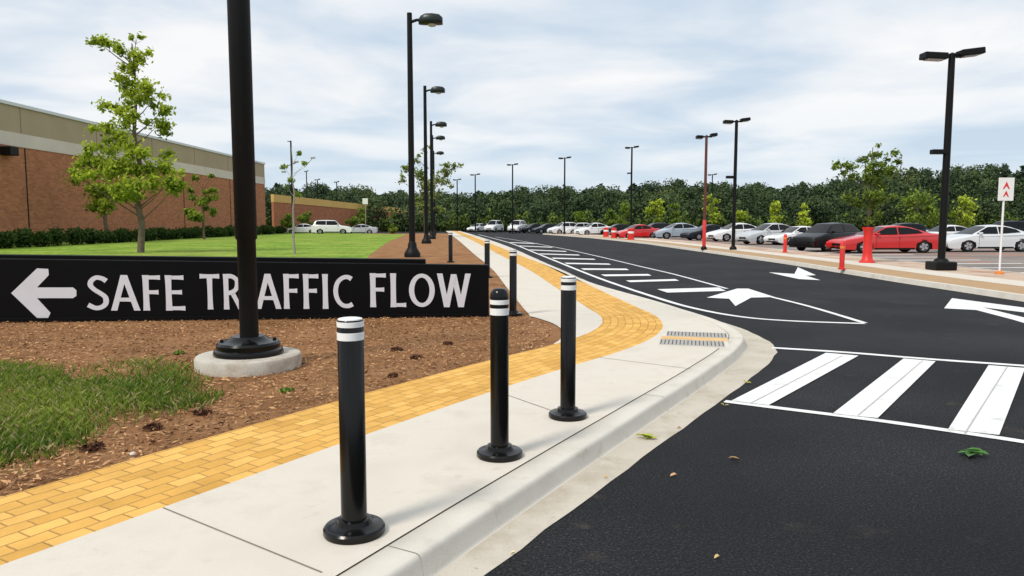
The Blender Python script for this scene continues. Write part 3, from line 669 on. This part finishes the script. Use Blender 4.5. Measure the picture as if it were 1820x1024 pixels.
for (px,top,w_,Y,lb,pl) in [(1265,350,34,112,'pale green small tree behind the white sedan and twin lamp posts',PY),(1165,358,34,118,'light green tree behind the grey-blue sedan',PY),(1375,360,30,104,'light green tree behind the silver sedan left of black hatchback',PY),
        (1110,362,30,122,'light green tree left of the tall lamp post behind the cars',PM),(1428,368,26,100,'small pale green tree behind the black hatchback',PY),(1200,365,26,124,'low green tree behind the grey-blue sedan roof',PM),(1085,370,24,124,'low green tree above the white parked car',PM),
        (1630,352,80,88,'broad mid-green tree behind the red car',PM),(1716,355,46,84,'yellow-green airy tree behind the silver sedan at right',PY),(1315,378,22,112,'tiny pale tree behind the white sedan',PY),(1030,378,24,120,'small green tree behind the far white sedans',PM),(640,372,22,128,'small pale green tree before the far wall',PM)]:
    d=ray(px,405); h=zat(top,Y)+.13; r=w_/2*Y/F
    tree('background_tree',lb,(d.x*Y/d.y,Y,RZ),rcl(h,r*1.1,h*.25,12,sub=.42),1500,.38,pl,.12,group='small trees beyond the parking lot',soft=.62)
# woodland
skyx=[-50,470,520,600,700,800,900,1000,1100,1200,1300,1400,1500,1600,1700,1820,2100]; skyy=[326,326,324,328,336,344,334,328,326,318,322,324,314,292,294,280,268]
allp=[];allc=[];alls=[]
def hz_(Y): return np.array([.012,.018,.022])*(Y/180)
for Y0,step,k0,k1 in ((138,7,.60,.86),(160,6.5,.80,.98),(190,7.0,.92,1.05)):
    x=(455-CX)/F*Y0; x1=(2050-CX)/F*Y0
    while x<x1:
        Y=Y0+random.uniform(-8,8); px=CX+x/Y*F; ty=np.interp(px,skyx,skyy)
        h=(H+(395-ty)*Y/F)*random.uniform(k0,k1)+.2; r=random.uniform(4.2,6.6)
        c=[(x,Y,h-1.7,2.3,1.7)]
        for i in range(16):
            f=random.random(); z=h*(.06+.84*f); rr=r*(1-.75*max(0,f-.35)**1.3); a=random.random()*6.28; dd=rr*math.sqrt(random.random())*.75
            s_=random.uniform(1.5,2.9); c.append((x+dd*math.cos(a),Y+dd*math.sin(a),min(z,h-s_*.8),s_,s_*.8))
        nn_=2600
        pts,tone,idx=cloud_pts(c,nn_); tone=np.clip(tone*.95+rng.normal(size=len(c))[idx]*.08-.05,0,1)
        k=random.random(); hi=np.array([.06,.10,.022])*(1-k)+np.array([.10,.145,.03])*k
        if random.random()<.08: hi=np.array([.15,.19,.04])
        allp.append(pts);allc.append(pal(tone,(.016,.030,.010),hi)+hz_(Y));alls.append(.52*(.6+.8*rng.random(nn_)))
        x+=step*random.uniform(.7,1.3)
N=42000; fx=(440+1620*rng.random(N)); fY=198+10*rng.random(N); top_=(H+(395-np.interp(fx,skyx,skyy))*fY/F); jag=.86+.06*np.sin(fx*.09)+.05*np.sin(fx*.23+1)
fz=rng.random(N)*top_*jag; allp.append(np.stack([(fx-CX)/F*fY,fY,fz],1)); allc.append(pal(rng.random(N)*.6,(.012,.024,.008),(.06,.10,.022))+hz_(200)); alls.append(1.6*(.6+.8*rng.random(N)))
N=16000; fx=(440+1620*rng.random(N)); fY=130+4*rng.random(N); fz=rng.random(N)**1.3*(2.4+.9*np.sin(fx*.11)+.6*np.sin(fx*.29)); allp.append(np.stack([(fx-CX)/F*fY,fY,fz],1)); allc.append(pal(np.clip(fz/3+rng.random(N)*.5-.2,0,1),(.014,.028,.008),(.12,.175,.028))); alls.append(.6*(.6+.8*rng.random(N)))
ob=leaves('woodland',np.concatenate(allp),np.concatenate(alls),np.concatenate(allc),M['chip']); tag(ob,'dark green wood closing the view behind the parking lot','woodland',kind='stuff')

def pip(P_,poly):
    x,y=P_[:,0],P_[:,1]; ins=np.zeros(len(P_),bool); j=len(poly)-1
    for i in range(len(poly)):
        xi,yi=poly[i];xj,yj=poly[j]; c=((yi>y)!=(yj>y))&(x<(xj-xi)*(y-yi)/(yj-yi+1e-12)+xi); ins^=c; j=i
    return ins
def blades(name,P_,h,wd,colr,mat,z=0):
    N=len(P_); a=rng.random(N)*6.283; ln=rng.normal(size=(N,2))*.5*h[:,None]
    dxy=np.stack([np.cos(a),np.sin(a)],1)*wd[:,None]/2
    z0=np.full(N,z); V=np.zeros((N,4,3))
    V[:,0,:2]=P_-dxy;V[:,0,2]=z0; V[:,1,:2]=P_+dxy;V[:,1,2]=z0
    V[:,2,:2]=P_+ln+dxy*.15;V[:,2,2]=z0+h; V[:,3,:2]=P_+ln*.35-dxy*.8;V[:,3,2]=z0+h*.6
    V=V.reshape(-1,3); me=bpy.data.meshes.new(name); me.vertices.add(4*N); me.vertices.foreach_set('co',V.ravel())
    me.loops.add(4*N); me.loops.foreach_set('vertex_index',np.arange(4*N)); me.polygons.add(N)
    me.polygons.foreach_set('loop_start',np.arange(0,4*N,4)); me.polygons.foreach_set('loop_total',np.full(N,4)); me.update(calc_edges=True)
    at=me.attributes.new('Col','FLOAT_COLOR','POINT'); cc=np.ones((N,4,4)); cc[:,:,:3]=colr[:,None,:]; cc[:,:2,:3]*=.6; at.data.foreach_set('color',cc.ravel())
    me.materials.append(mat); ob=bpy.data.objects.new(name,me); col.objects.link(ob); return ob
gpoly=[tuple(G(a,b_)[:2]) for a,b_ in [(-350,640),(60,652),(120,668),(200,644),(290,652),(345,678),(398,706),(330,730),(230,748),(180,762),(110,792),(30,814),(-60,837),(-350,900)]]
gp_=np.array(gpoly); N=115000; Pn=rng.random((N,2))*(gp_.max(0)-gp_.min(0))+gp_.min(0)
jit=rng.normal(size=(N,2))*.12; Pn2=Pn[pip(Pn+jit,gpoly)]
def patch(P_,k=1.0): return np.sin(P_[:,0]*3.1*k+1.3*np.sin(P_[:,1]*2.3*k))+np.sin(P_[:,1]*4.1*k+P_[:,0]*1.7*k)
pt=patch(Pn2); Pn2=Pn2[rng.random(len(Pn2))<np.clip(.56+.36*pt,.10,1)]
Pn2=Pn2[(Pn2[:,0]>-7.5)]
tt=np.clip(rng.random(len(Pn2))*.8+.12*patch(Pn2,.8),0,1)
colr=pal(tt,(.09,.17,.022),(.40,.48,.08)); dry=rng.random(len(Pn2))<.12; colr[dry]=(.55,.46,.24)
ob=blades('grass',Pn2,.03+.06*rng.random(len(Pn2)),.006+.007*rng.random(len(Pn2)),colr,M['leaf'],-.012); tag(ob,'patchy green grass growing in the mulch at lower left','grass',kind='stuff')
N=120000; Pm=np.stack([rng.random(N)*12-8.5,4+rng.random(N)**1.3*22],1)
lim=offs(band,-W,np.linspace(0,40,400)); ok=Pm[:,0]<np.interp(Pm[:,1],lim[:,1],lim[:,0])+rng.normal(size=N)*.014
wI=np.interp(Pm[:,1],[8.8,12],[0,1.15]); ok&=Pm[:,0]<np.interp(Pm[:,1],lim[:,1],lim[:,0])-wI-.01+rng.normal(size=N)*.02
ok&=(Pm[:,1]<12)|(rng.random(N)<.25)
ing=pip(Pm,gpoly); ok&=(~ing)|(rng.random(N)<.5)
Pm=Pm[ok]; n=len(Pm); C=np.zeros((n,3)); C[:,:2]=Pm; C[:,2]=-.006+rng.random(n)*.018
tt=np.clip(rng.random(n)**1.1+.12*patch(Pm,.6),0,1); cm=pal(tt,(.09,.036,.013),(.68,.39,.19))
ob=leaves('mulch_chips',C,.02+.05*rng.random(n),cm,M['chip'],aspect=.28,flat_=.8); tag(ob,'loose shredded brown mulch covering the bed','mulch',kind='stuff')
for i,(px,py,r,lb,g) in enumerate([(272,760,.055,'dark clod of earth at right tip of the grass patch',0),(165,797,.065,'dark clod of earth nearest the yellow path at lower left',0),(360,734,.055,'dark clod right of the grass patch, below the big lamp footing',0),(510,695,.05,'small earthy tuft with green blades right of the lamp footing',1),
      (705,622,.06,'dark mulch clump left of the pair below the sign',0),(740,636,.06,'dark mulch clump below the letter F of the sign',0),(797,611,.05,'dark mulch clump left of the domed bollard',0),(698,668,.04,'tiny dark clump right of the nearest bollard top',0),(318,628,.05,'small green sprout below the sign, left of lamp post',1)]):
    b=G(px,py); nn=260; d=rng.normal(size=(nn,3)); d/=np.linalg.norm(d,axis=1)[:,None]; pts=d*(rng.random(nn)**.5)[:,None]*np.array([r*1.3,r*1.3,r*.55]); pts[:,2]=np.abs(pts[:,2])
    if g: cc_=pal(rng.random(nn),(.05,.09,.02),(.28,.4,.07))
    else: cc_=pal(rng.random(nn),(.03,.012,.007),(.20,.09,.05))
    t_=leaves('earth_clump',pts,.02+.03*rng.random(nn),cc_,M['chip'],aspect=.4); t_.location=b; tag(t_,lb,'clump')
b=G(236,809); q=MB(); q.lathe([(.012,0),(.02,.006),(.018,.016),(.008,.022)],n=9); o=q.build('stone',M['trim'],smooth=60); o.location=b; tag(o,'small pale stone at the edge of yellow pavers','stone')
def fallen(px,py,size,c,lb,n=3,rz=0):
    b=G(px,py,RZ+.008); q=MB()
    for k in range(n):
        a=rz+k*2*math.pi/n*.6+random.uniform(-.4,.4); L=size*random.uniform(.7,1); w_=L*.24
        o=Vector((random.uniform(-.3,.3)*size,random.uniform(-.3,.3)*size,.002+k*.004)); d=Vector((math.cos(a),math.sin(a),0)); e=Vector((-d.y,d.x,0))
        v=[o,o+d*L*.3+e*w_+Vector((0,0,.012)),o+d*L*.7+e*w_*.8+Vector((0,0,.018)),o+d*L+Vector((0,0,.006)),o+d*L*.7-e*w_*.8+Vector((0,0,.014)),o+d*L*.3-e*w_+Vector((0,0,.01)),o+d*L*.5+Vector((0,0,.004))]
        q.add(v,[(0,1,6),(1,2,6),(2,3,6),(3,4,6),(4,5,6),(5,0,6)])
    o=q.build('fallen_leaf',flat('fallen_leaf',c,.6,scale=40,vary=.25)); o.location=b; tag(o,lb,'leaf')
fallen(1152,781,.11,(.40,.44,.05),'yellow-green fallen leaf cluster on the gutter edge',6,.2)
fallen(1727,806,.15,(.05,.16,.02),'dark green fallen sprig on asphalt below the crosswalk',6,2.6)
fallen(1187,849,.07,(.62,.36,.2),'curled pinkish fallen leaf on the near asphalt',1,.5)
fallen(1308,814,.10,(.42,.26,.12),'thin tan fallen leaf lying on asphalt left of centre',1,2.9)
fallen(1327,681,.07,(.46,.40,.06),'small yellowish leaf at the gutter near the crosswalk',2)
fallen(1075,850,.035,(.65,.42,.12),'tiny yellow leaf on near gutter',1)
fallen(1265,992,.035,(.65,.5,.22),'tiny pale leaf on asphalt at the bottom of the photo',1)
fallen(908,984,.03,(.75,.65,.4),'tiny cream fleck leaf at the gutter bottom',1)
fallen(1286,722,.06,(.36,.34,.12),'tiny dry leaf at left corner of crosswalk',2)
fallen(1200,762,.05,(.42,.25,.1),'tiny brown leaf on the gutter midway',1)

# ------------------------------------------------------------ building
by0,by1,bx=28,105,-35.2; t=thing('brick_building','long low brick building with beige parapet and pale band','building',(bx,66,0))
def bbx(z0,z1,pr,name,m,y0=by0,y1=by1,depth=26):
    x1=bx+pr; return MB().box(((x1-depth/2),(y0+y1)/2,(z0+z1)/2),(depth,y1-y0+pr*2,z1-z0)).build(name,m,t,origin=(bx,66,0))
bbx(-.2,6.9,0,'wall',M['brickwall']); bbx(6.9,7.85,.06,'trim_band',M['trim']); bbx(7.85,9.72,.02,'parapet',M['beige']); bbx(9.72,9.95,.14,'coping',M['coping'])
for y in (53.5,79,92):
    MB().box((bx+.015,y,3.4),(.04,.09,6.9)).build('control_joint',M['blackmatte'],t,origin=(bx,66,0))
for y in np.arange(34,105,9.6): MB().box((bx+.03,y,8.8),(.03,.04,1.8)).build('panel_joint',M['beigejoint'],t,origin=(bx,66,0))
MB().box((bx+.4,51.3,6.45),(.75,.9,.6)).build('wall_light',M['blackmatte'],t,origin=(bx,66,0),bevel=.06)
a=Vector((ray(487,395).x*112/ray(487,395).y,112,0)); b2=Vector((ray(752,395).x*150/ray(752,395).y,150,0))
def sl(a,b2,za0,za1,zb0,zb1,th):
    n_=Vector((-(b2-a).y,(b2-a).x,0)).normalized()*th
    vs=[Vector((a.x,a.y,za0)),Vector((b2.x,b2.y,zb0)),Vector((b2.x,b2.y,zb1)),Vector((a.x,a.y,za1))]; vs+= [v+n_ for v in vs]
    return vs,[(0,1,2,3),(5,4,7,6),(1,5,6,2),(4,0,3,7),(3,2,6,7),(0,4,5,1)]
za=zat(359,112); zb_=zat(383,150)
t=thing('brick_wall','low brick wall with sloping yellow coping beyond the lawn','wall',tuple(a))
MB().add(*sl(a,b2,-.2,za,-.2,zb_,.4)).build('wall',M['brickwall'],t,origin=a)
n_=Vector((-(b2-a).y,(b2-a).x,0)).normalized()
MB().add(*sl(a-n_*.08,b2-n_*.08,za+.003,za+1.15,zb_+.003,zb_+.95,.56)).build('coping',M['yellowcope'],t,origin=a)

# ------------------------------------------------------------ road signs, red posts
b=G(1776,487); h=zat(316,b.y); t=thing('road_sign','white sign with two red chevrons on a post with orange foot','sign',tuple(b))
MB().lathe([(.12,0),(.12,.05),(.05,.1)],n=16).build('foot',M['orange'],t,smooth=40)
MB().tube([(0,0,.06),(.0,0,h-.05)],.03,10).build('post',M['white'],t,smooth=50)
pl=MB().box((.03,-.035,h-.34),(.46,.02,.68)).build('sign_plate',M['white'],t,bevel=.006)
for zz,kk in ((h-.22,1.0),(h-.47,.85)):
    q=MB(); y=-.048; s_=.105*kk
    pts=[(-s_,-s_*1.1),(0,s_*1.05),(s_,-s_*1.1),(s_*.62,-s_*1.1),(0,-s_*.25),(-s_*.62,-s_*1.1)]
    n=6; q.add([(.03+x,y,zz+z) for x,z in pts]+[(.03+x,y+.002,zz+z) for x,z in pts],[tuple(range(n)),tuple(range(n,2*n))[::-1]]+[(i,(i+1)%n,n+(i+1)%n,n+i) for i in range(n)])
    q.build('chevron',M['red'],pl)
def redpost(px,base,top,lb,r=.075):
    b=G(px,base); h=zat(top,b.y); t=thing('red_bollard',lb,'bollard',tuple(b),0,'red bollards on the island')
    MB().lathe([(r*1.5,0),(r*1.5,.04),(r,.06)],n=20).build('base_plate',M['red'],t,smooth=40)
    MB().lathe([(r,.05),(r,h-.08),(r*.7,h-.03),(r*.2,h)],n=20).build('post',M['red'],t,smooth=50)
    MB().lathe([(r+.001,h*.72),(r+.004,h*.725),(r+.004,h*.80),(r+.001,h*.805)],n=20).build('reflective_band',M['orange'],t,smooth=50)
redpost(1496,479,428,'red bollard on the island left of the red planter',.08); redpost(1395,449,416,'red bollard farther along island, left of the black hatchback',.09)
for px,py,lb in ((1077,421,'red barrel at the far island end, left of two'),(1091,423,'red barrel at the far island end, right of two'),(1121,426,'red barrel before the red parked car')):
    b=G(px,py); t=thing('traffic_barrel',lb,'barrel',tuple(b),0,'red barrels at the island end')
    MB().lathe([(.34,0),(.34,.08),(.28,.1),(.26,.95),(.15,1.0)],n=18).build('drum',M['red'],t,smooth=40)
    MB().lathe([(.272,.55),(.274,.56),(.272,.72),(.268,.73)],n=18).build('reflective_band',M['white'],t,smooth=40)
Y=90; d=ray(650,405); h=zat(352,Y); t=thing('road_sign','small white square sign on a thin post beyond the lawn','sign',(d.x*Y/d.y,Y,0)); MB().tube([(0,0,0),(0,0,h-.2)],.04,8).build('post',M['steel'],t); MB().box((0,-.06,h-.4),(.65,.03,.7)).build('sign_plate',M['white'],t)

# ------------------------------------------------------------ cars
def make_car(kind):
    S=dict(sedan=dict(L=2.32,nose=.70,hood=.90,belt=.95,rb=-1.95,rt=-.95,wf=1.25,wt=.30,roof=1.44,trunk=1.03,base=.19),
           hatch=dict(L=2.12,nose=.80,hood=1.00,belt=1.04,rb=-2.02,rt=-1.45,wf=1.20,wt=.38,roof=1.58,trunk=1.10,base=.22),
           suv=dict(L=2.3,nose=.92,hood=1.08,belt=1.14,rb=-2.22,rt=-1.95,wf=1.15,wt=.48,roof=1.76,trunk=1.2,base=.28))[kind]
    L=S['L']; t=bpy.data.objects.new('parked_car',None); col.objects.link(t)
    wr=.345 if kind!='suv' else .37; ar=wr+.05; wx=L-.92; zb=S['base']; tr=S['trunk']; nz=S['nose']
    top=[(L-.14,zb+.01),(L-.05,zb+.07),(L-.01,zb+.18),(L,zb+.30),(L-.03,nz-.12),(L-.10,nz-.03),(L-.24,nz+.03),(L-.55,nz+(S['hood']-nz)*.55),(S['wf']+.10,S['hood']),(S['wf']-.1,S['belt']),(0,S['belt']+.02),(-.9,S['belt']+.05),(S['rb']+.1,tr)]
    if kind=='sedan': top+=[(-L+.16,tr-.005),(-L+.06,tr-.05)]
    top+=[(-L+.02,tr-.16),(-L+.01,tr-.30),(-L,zb+.32),(-L+.02,zb+.16),(-L+.07,zb+.06),(-L+.18,zb)]
    def arc(cx):
        return [(cx+ar*math.cos(a),max(zb,wr+ar*math.sin(a))) for a in np.linspace(math.pi+.2,-.2,11)]
    prof=top+[(-wx-ar-.04,zb)]+arc(-wx)+[(-wx+ar+.04,zb),(wx-ar-.04,zb)]+arc(wx)+[(wx+ar+.04,zb)]
    n=len(prof); na0=len(top)+1
    sl_=[-1,-.985,-.94,-.8,-.45,0,.45,.8,.94,.985,1]; drop={1:.085,.985:.05,.94:.022,.8:.004,.45:0,0:0}; vs=[]
    for s_ in sl_:
        for (x,z) in prof:
            w_=.90*(1-.10*max(0,(abs(x)-L+1.1)/1.1)**2)
            dr=drop[abs(s_)] if z>.62 else 0
            bulge=((1-abs(s_)**2.2)*.17) if abs(x)>L-.30 else ((1-abs(s_)**2.2)*.08 if abs(x)>L-.6 else 0)
            vs.append((x+math.copysign(bulge-.13*(abs(x)>L-.30),x),w_*s_,z-dr+(0.025*(1-s_*s_) if z>.6 else 0)))
    fs=[];mi=[]
    for j in range(len(sl_)-1):
        for i in range(n):
            i2=(i+1)%n; fs.append((j*n+i,j*n+i2,(j+1)*n+i2,(j+1)*n+i))
            isarch=(na0<=i<na0+10) or (na0+13<=i<na0+23); mi.append(1 if isarch else 0)
    q=MB(); q.add(vs,fs); q.mi=mi
    q.add([vs[i] for i in range(n)],[tuple(range(n))]); q.add([vs[(len(sl_)-1)*n+i] for i in range(n)],[tuple(range(n))[::-1]])
    body=q.build('body',[M['white'],M['blackmatte']],t)
    bm=bmesh.new(); bm.from_mesh(body.data); bmesh.ops.remove_doubles(bm,verts=bm.verts,dist=.0005); bmesh.ops.recalc_face_normals(bm,faces=bm.faces); bm.to_mesh(body.data); bm.free()
    body.data.polygons.foreach_set('use_smooth',[True]*len(body.data.polygons)); body.data.set_sharp_from_angle(angle=math.radians(48))
    bz=S['belt']-.03; rz_=S['roof']; bw=.79; tw=.58
    def yz(z): return bw-(max(z,bz)-bz)/(rz_-bz)*(bw-tw)
    q=MB(); wt,rt,wf,rb=S['wt'],S['rt'],S['wf'],S['rb']; zt=rz_-.06
    xs=[(wf,bz-.02),(wt,zt),(wt-.2,rz_-.012),((wt+rt)/2+.05,rz_+.02),(rt+.35,rz_-.012),(rt,zt-.03),(rb,tr-.03)]
    ring=[]
    for x,z in xs:
        w_=yz(min(z,rz_)); ring+= [(x,-w_,z-.035),(x,-w_*.93,z-.008),(x,-w_*.6,z+.008),(x,0,z+.02),(x,w_*.6,z+.008),(x,w_*.93,z-.008),(x,w_,z-.035)]
    f=[]
    for i in range(6):
        for k in range(6): f.append((i*7+k,i*7+k+1,(i+1)*7+k+1,(i+1)*7+k))
    f+=[tuple(i*7 for i in range(7)),tuple(i*7+6 for i in range(7))[::-1]]
    q.add(ring,f); q.build('cabin',M['white'],t,smooth=45)
    def lerp(a,b_,f_): return a+(b_-a)*f_
    def wind(xa,za_,xb,zb2,name,sgn):
        q=MB(); v=[]
        for f_ in (.07,.97):
            x=lerp(xa,xb,f_); z=lerp(za_,zb2,f_); w_=yz(z)*.93-.02; off=.014
            for k,dz in ((-1,-.006),(-.62,.008),(0,.02),(.62,.008),(1,-.006)): v.append((x+sgn*off*.6,k*w_,z+off+dz))
        q.add(v,[(k,k+1,5+k+1,5+k) for k in range(4)]); q.build(name,M['glass'],t,smooth=60)
    wind(wf,bz-.02,wt,zt,'windshield',1); wind(rb,tr-.03,rt,zt-.03,'rear_window',-1)
    z0=S['belt']+.035; z1=rz_-.085
    def xa_f(z): f_=(z-bz+.02)/(zt-bz+.02); return lerp(wf,wt,f_)
    def xa_r(z): f_=(z-tr+.03)/(zt-tr); return lerp(rb,rt,f_)
    xm=(wt+rt)/2+.10; zr=max(z0,tr+.03)
    for sy in (-1,1):
        for pts in ([(xa_f(z0)-.13,z0),(xa_f((z0+z1)/2)-.07,(z0+z1)/2),(xa_f(z1)-.06,z1),(xm+.03,z1+.015),(xm+.03,z0)],[(xm-.03,z0),(xm-.03,z1+.015),(rt+.25,z1),(xa_r((zr+z1)/2)+.17,(zr+z1)/2+.02),(xa_r(zr)+.36,zr)]):
            q=MB(); q.poly([(x,sy*(yz(z+.035)+.012),z) for x,z in pts]); q.build('side_window',M['glass'],t)
        for x in (-wx,wx):
            w_=MB(); n2=22; pr=[(wr*.62,-.10),(wr*.9,-.11),(wr,-.07),(wr,.07),(wr*.9,.11),(wr*.62,.10)]
            vs=[];fs=[]
            for r,yy in pr:
                for k in range(n2): a=6.2832*k/n2; vs.append((r*math.cos(a),yy,r*math.sin(a)))
            for i in range(len(pr)):
                for k in range(n2): i2=(i+1)%len(pr); fs.append((i*n2+k,i*n2+(k+1)%n2,i2*n2+(k+1)%n2,i2*n2+k))
            w_.add(vs,fs); wo=w_.build('wheel',M['tyre'],t,smooth=40); wo.location=(x,sy*.78,wr)
            rm=MB(); yy=sy*.09; R=wr*.70
            rm.add([(R*math.cos(6.2832*k/n2),sy*.03,R*math.sin(6.2832*k/n2)) for k in range(n2)],[tuple(range(n2))],1)
            for s5 in range(5):
                a=s5*1.2566; d=Vector((math.cos(a),0,math.sin(a))); e=Vector((-d.z,0,d.x))
                rm.add([d*.02+e*.07+Vector((0,yy,0)),d*R+e*.055+Vector((0,yy,0)),d*R-e*.055+Vector((0,yy,0)),d*.02-e*.07+Vector((0,yy,0))],[(0,1,2,3)])
            ring=[]
            for r,y_ in ((R,yy),(R*.84,yy),(R*.84,sy*.03)):
                ring+=[(r*math.cos(6.2832*k/n2),y_,r*math.sin(6.2832*k/n2)) for k in range(n2)]
            rm.add(ring,[(j*n2+k,j*n2+(k+1)%n2,(j+1)*n2+(k+1)%n2,(j+1)*n2+k) for j in (0,1) for k in range(n2)])
            rm.build('rim',[M['rim'],M['blackmatte']],wo)
        MB().box((L-.20,sy*.66,nz-.08),(.34,.26,.12),rz=-sy*.45,ry=.15).build('headlight',M['lamp_clear'],t,bevel=.03)
        MB().box((-L+.16,sy*.68,tr-.18),(.26,.26,.13),rz=sy*.35).build('taillight',M['lamp_red'],t,bevel=.02)
        MB().box((wf-.42,sy*.93,S['belt']+.06),(.12,.2,.13)).build('mirror',M['white'],t,bevel=.03)
        for x in (xm,wf-.38): MB().box((x,sy*.896,.56),(.012,.014,.60)).build('door_seam',M['blackmatte'],t)
        MB().box((0,sy*.885,zb+.05),(2*(wx-ar)-.1,.04,.09)).build('sill',M['blackmatte'],t)
    MB().box((L+.015,0,zb+.26),(.06,.75,.12)).build('grille',M['blackmatte'],t,bevel=.02)
    MB().box((L-.01,0,zb+.07),(.08,1.1,.07)).build('bumper_intake',M['blackmatte'],t)
    return t
protos={k:make_car(k) for k in('sedan','hatch','suv')}
used=set()
def car(px,py,rot,kind,c,label,sc3=(1,1,1),Y=None):
    if kind not in used: o=protos[kind]; used.add(kind)
    else: o=copy_tree(protos[kind])
    if Y: d=ray(px,py); b=Vector((d.x*Y/d.y,Y,RZ+.005))
    else: b=G(px,py,RZ+.005)
    o.location=b; o.rotation_euler=(0,0,math.radians(rot)); o.scale=sc3
    m=paint(c)
    for ch in o.children:
        if ch.name.split('.')[0] in('body','cabin','mirror'):
            ch.material_slots[0].link='OBJECT'; ch.material_slots[0].material=m
    tag(o,label,'car','cars in the parking lot')
RED=(.60,.012,.012);WH=(.80,.81,.82);SI=(.50,.52,.54);BK=(.004,.004,.005);BL=(.36,.43,.50);DK=(.014,.018,.026);LG=(.70,.72,.74)
car(1572,449,186,'sedan',RED,'red coupe parked behind the red planter',(1.22,1,1.02))
car(1470,446,212,'hatch',BK,'black hatchback parked facing left, beside the red coupe',(1.08,1.02,1.02))
car(1748,447,186,'sedan',LG,'silver sedan parked behind the chevron sign',(1.16,1,1.04))
car(1680,434,188,'sedan',WH,'white car half hidden between red coupe and silver sedan',(1,1,1))
car(1860,440,184,'sedan',DK,'dark car cut by the right edge of the photo',(1,1,1))
car(1418,435,198,'sedan',WH,'white car just left of the black hatchback',(1,1,.95))
car(1368,434,200,'sedan',SI,'silver-grey car between two white cars left of black hatchback',(1.08,1,1.1))
car(1308,429,197,'sedan',WH,'white sedan parked behind the twin-headed black lamp post',(1.08,1,1.1))
car(1258,427,195,'sedan',DK,'dark sedan behind the red-sleeved lamp post')
car(1204,425,192,'sedan',BL,'grey-blue sedan left of the red-sleeved lamp post',(1.1,1,1.1))
car(1165,422,190,'hatch',DK,'dark hatchback between red car and grey-blue sedan')
car(1132,425,196,'sedan',RED,'small red car in the far row by the barrels',(.92,1,1))
car(1098,419,190,'sedan',BK,'dark sedan left of the small red car')
car(1055,419,200,'sedan',WH,'white sedan right of the mid-picture white hatchback',(.95,1,1.1))
car(1030,417,190,'hatch',LG,'pale hatchback between two far white cars',(.95,1,1))
car(1003,417,205,'hatch',WH,'white hatchback near the mid-picture lamp post',(1,1,1.05))
car(972,415,200,'sedan',DK,'dark sedan in far row left of the white hatchback',(.9,1,1))
car(948,414,210,'sedan',BK,'small black sedan right of the far white van',(.9,1,1))
car(920,414,250,'suv',WH,'white van near the far road end, right of two',(1,1,1.12))
car(878,413,250,'suv',WH,'white van near the far road end, left of two',(1,1,1.12))
car(850,412,240,'sedan',LG,'tiny silver car at the far road end',(1,1,1))
car(538,413,185,'sedan',WH,'white sedan at the left end behind the lawn',(1,1,1),Y=104)
car(590,414,10,'suv',WH,'white van parked behind the lawn',(1.1,1,1.1),Y=100)
car(640,413,185,'sedan',SI,'silver car right of the white van behind the lawn',(1,1,.95),Y=104)
car(1785,430,184,'suv',BK,'dark car behind the silver sedan near right edge')
car(1600,432,184,'hatch',DK,'dark car roof seen behind the red coupe')
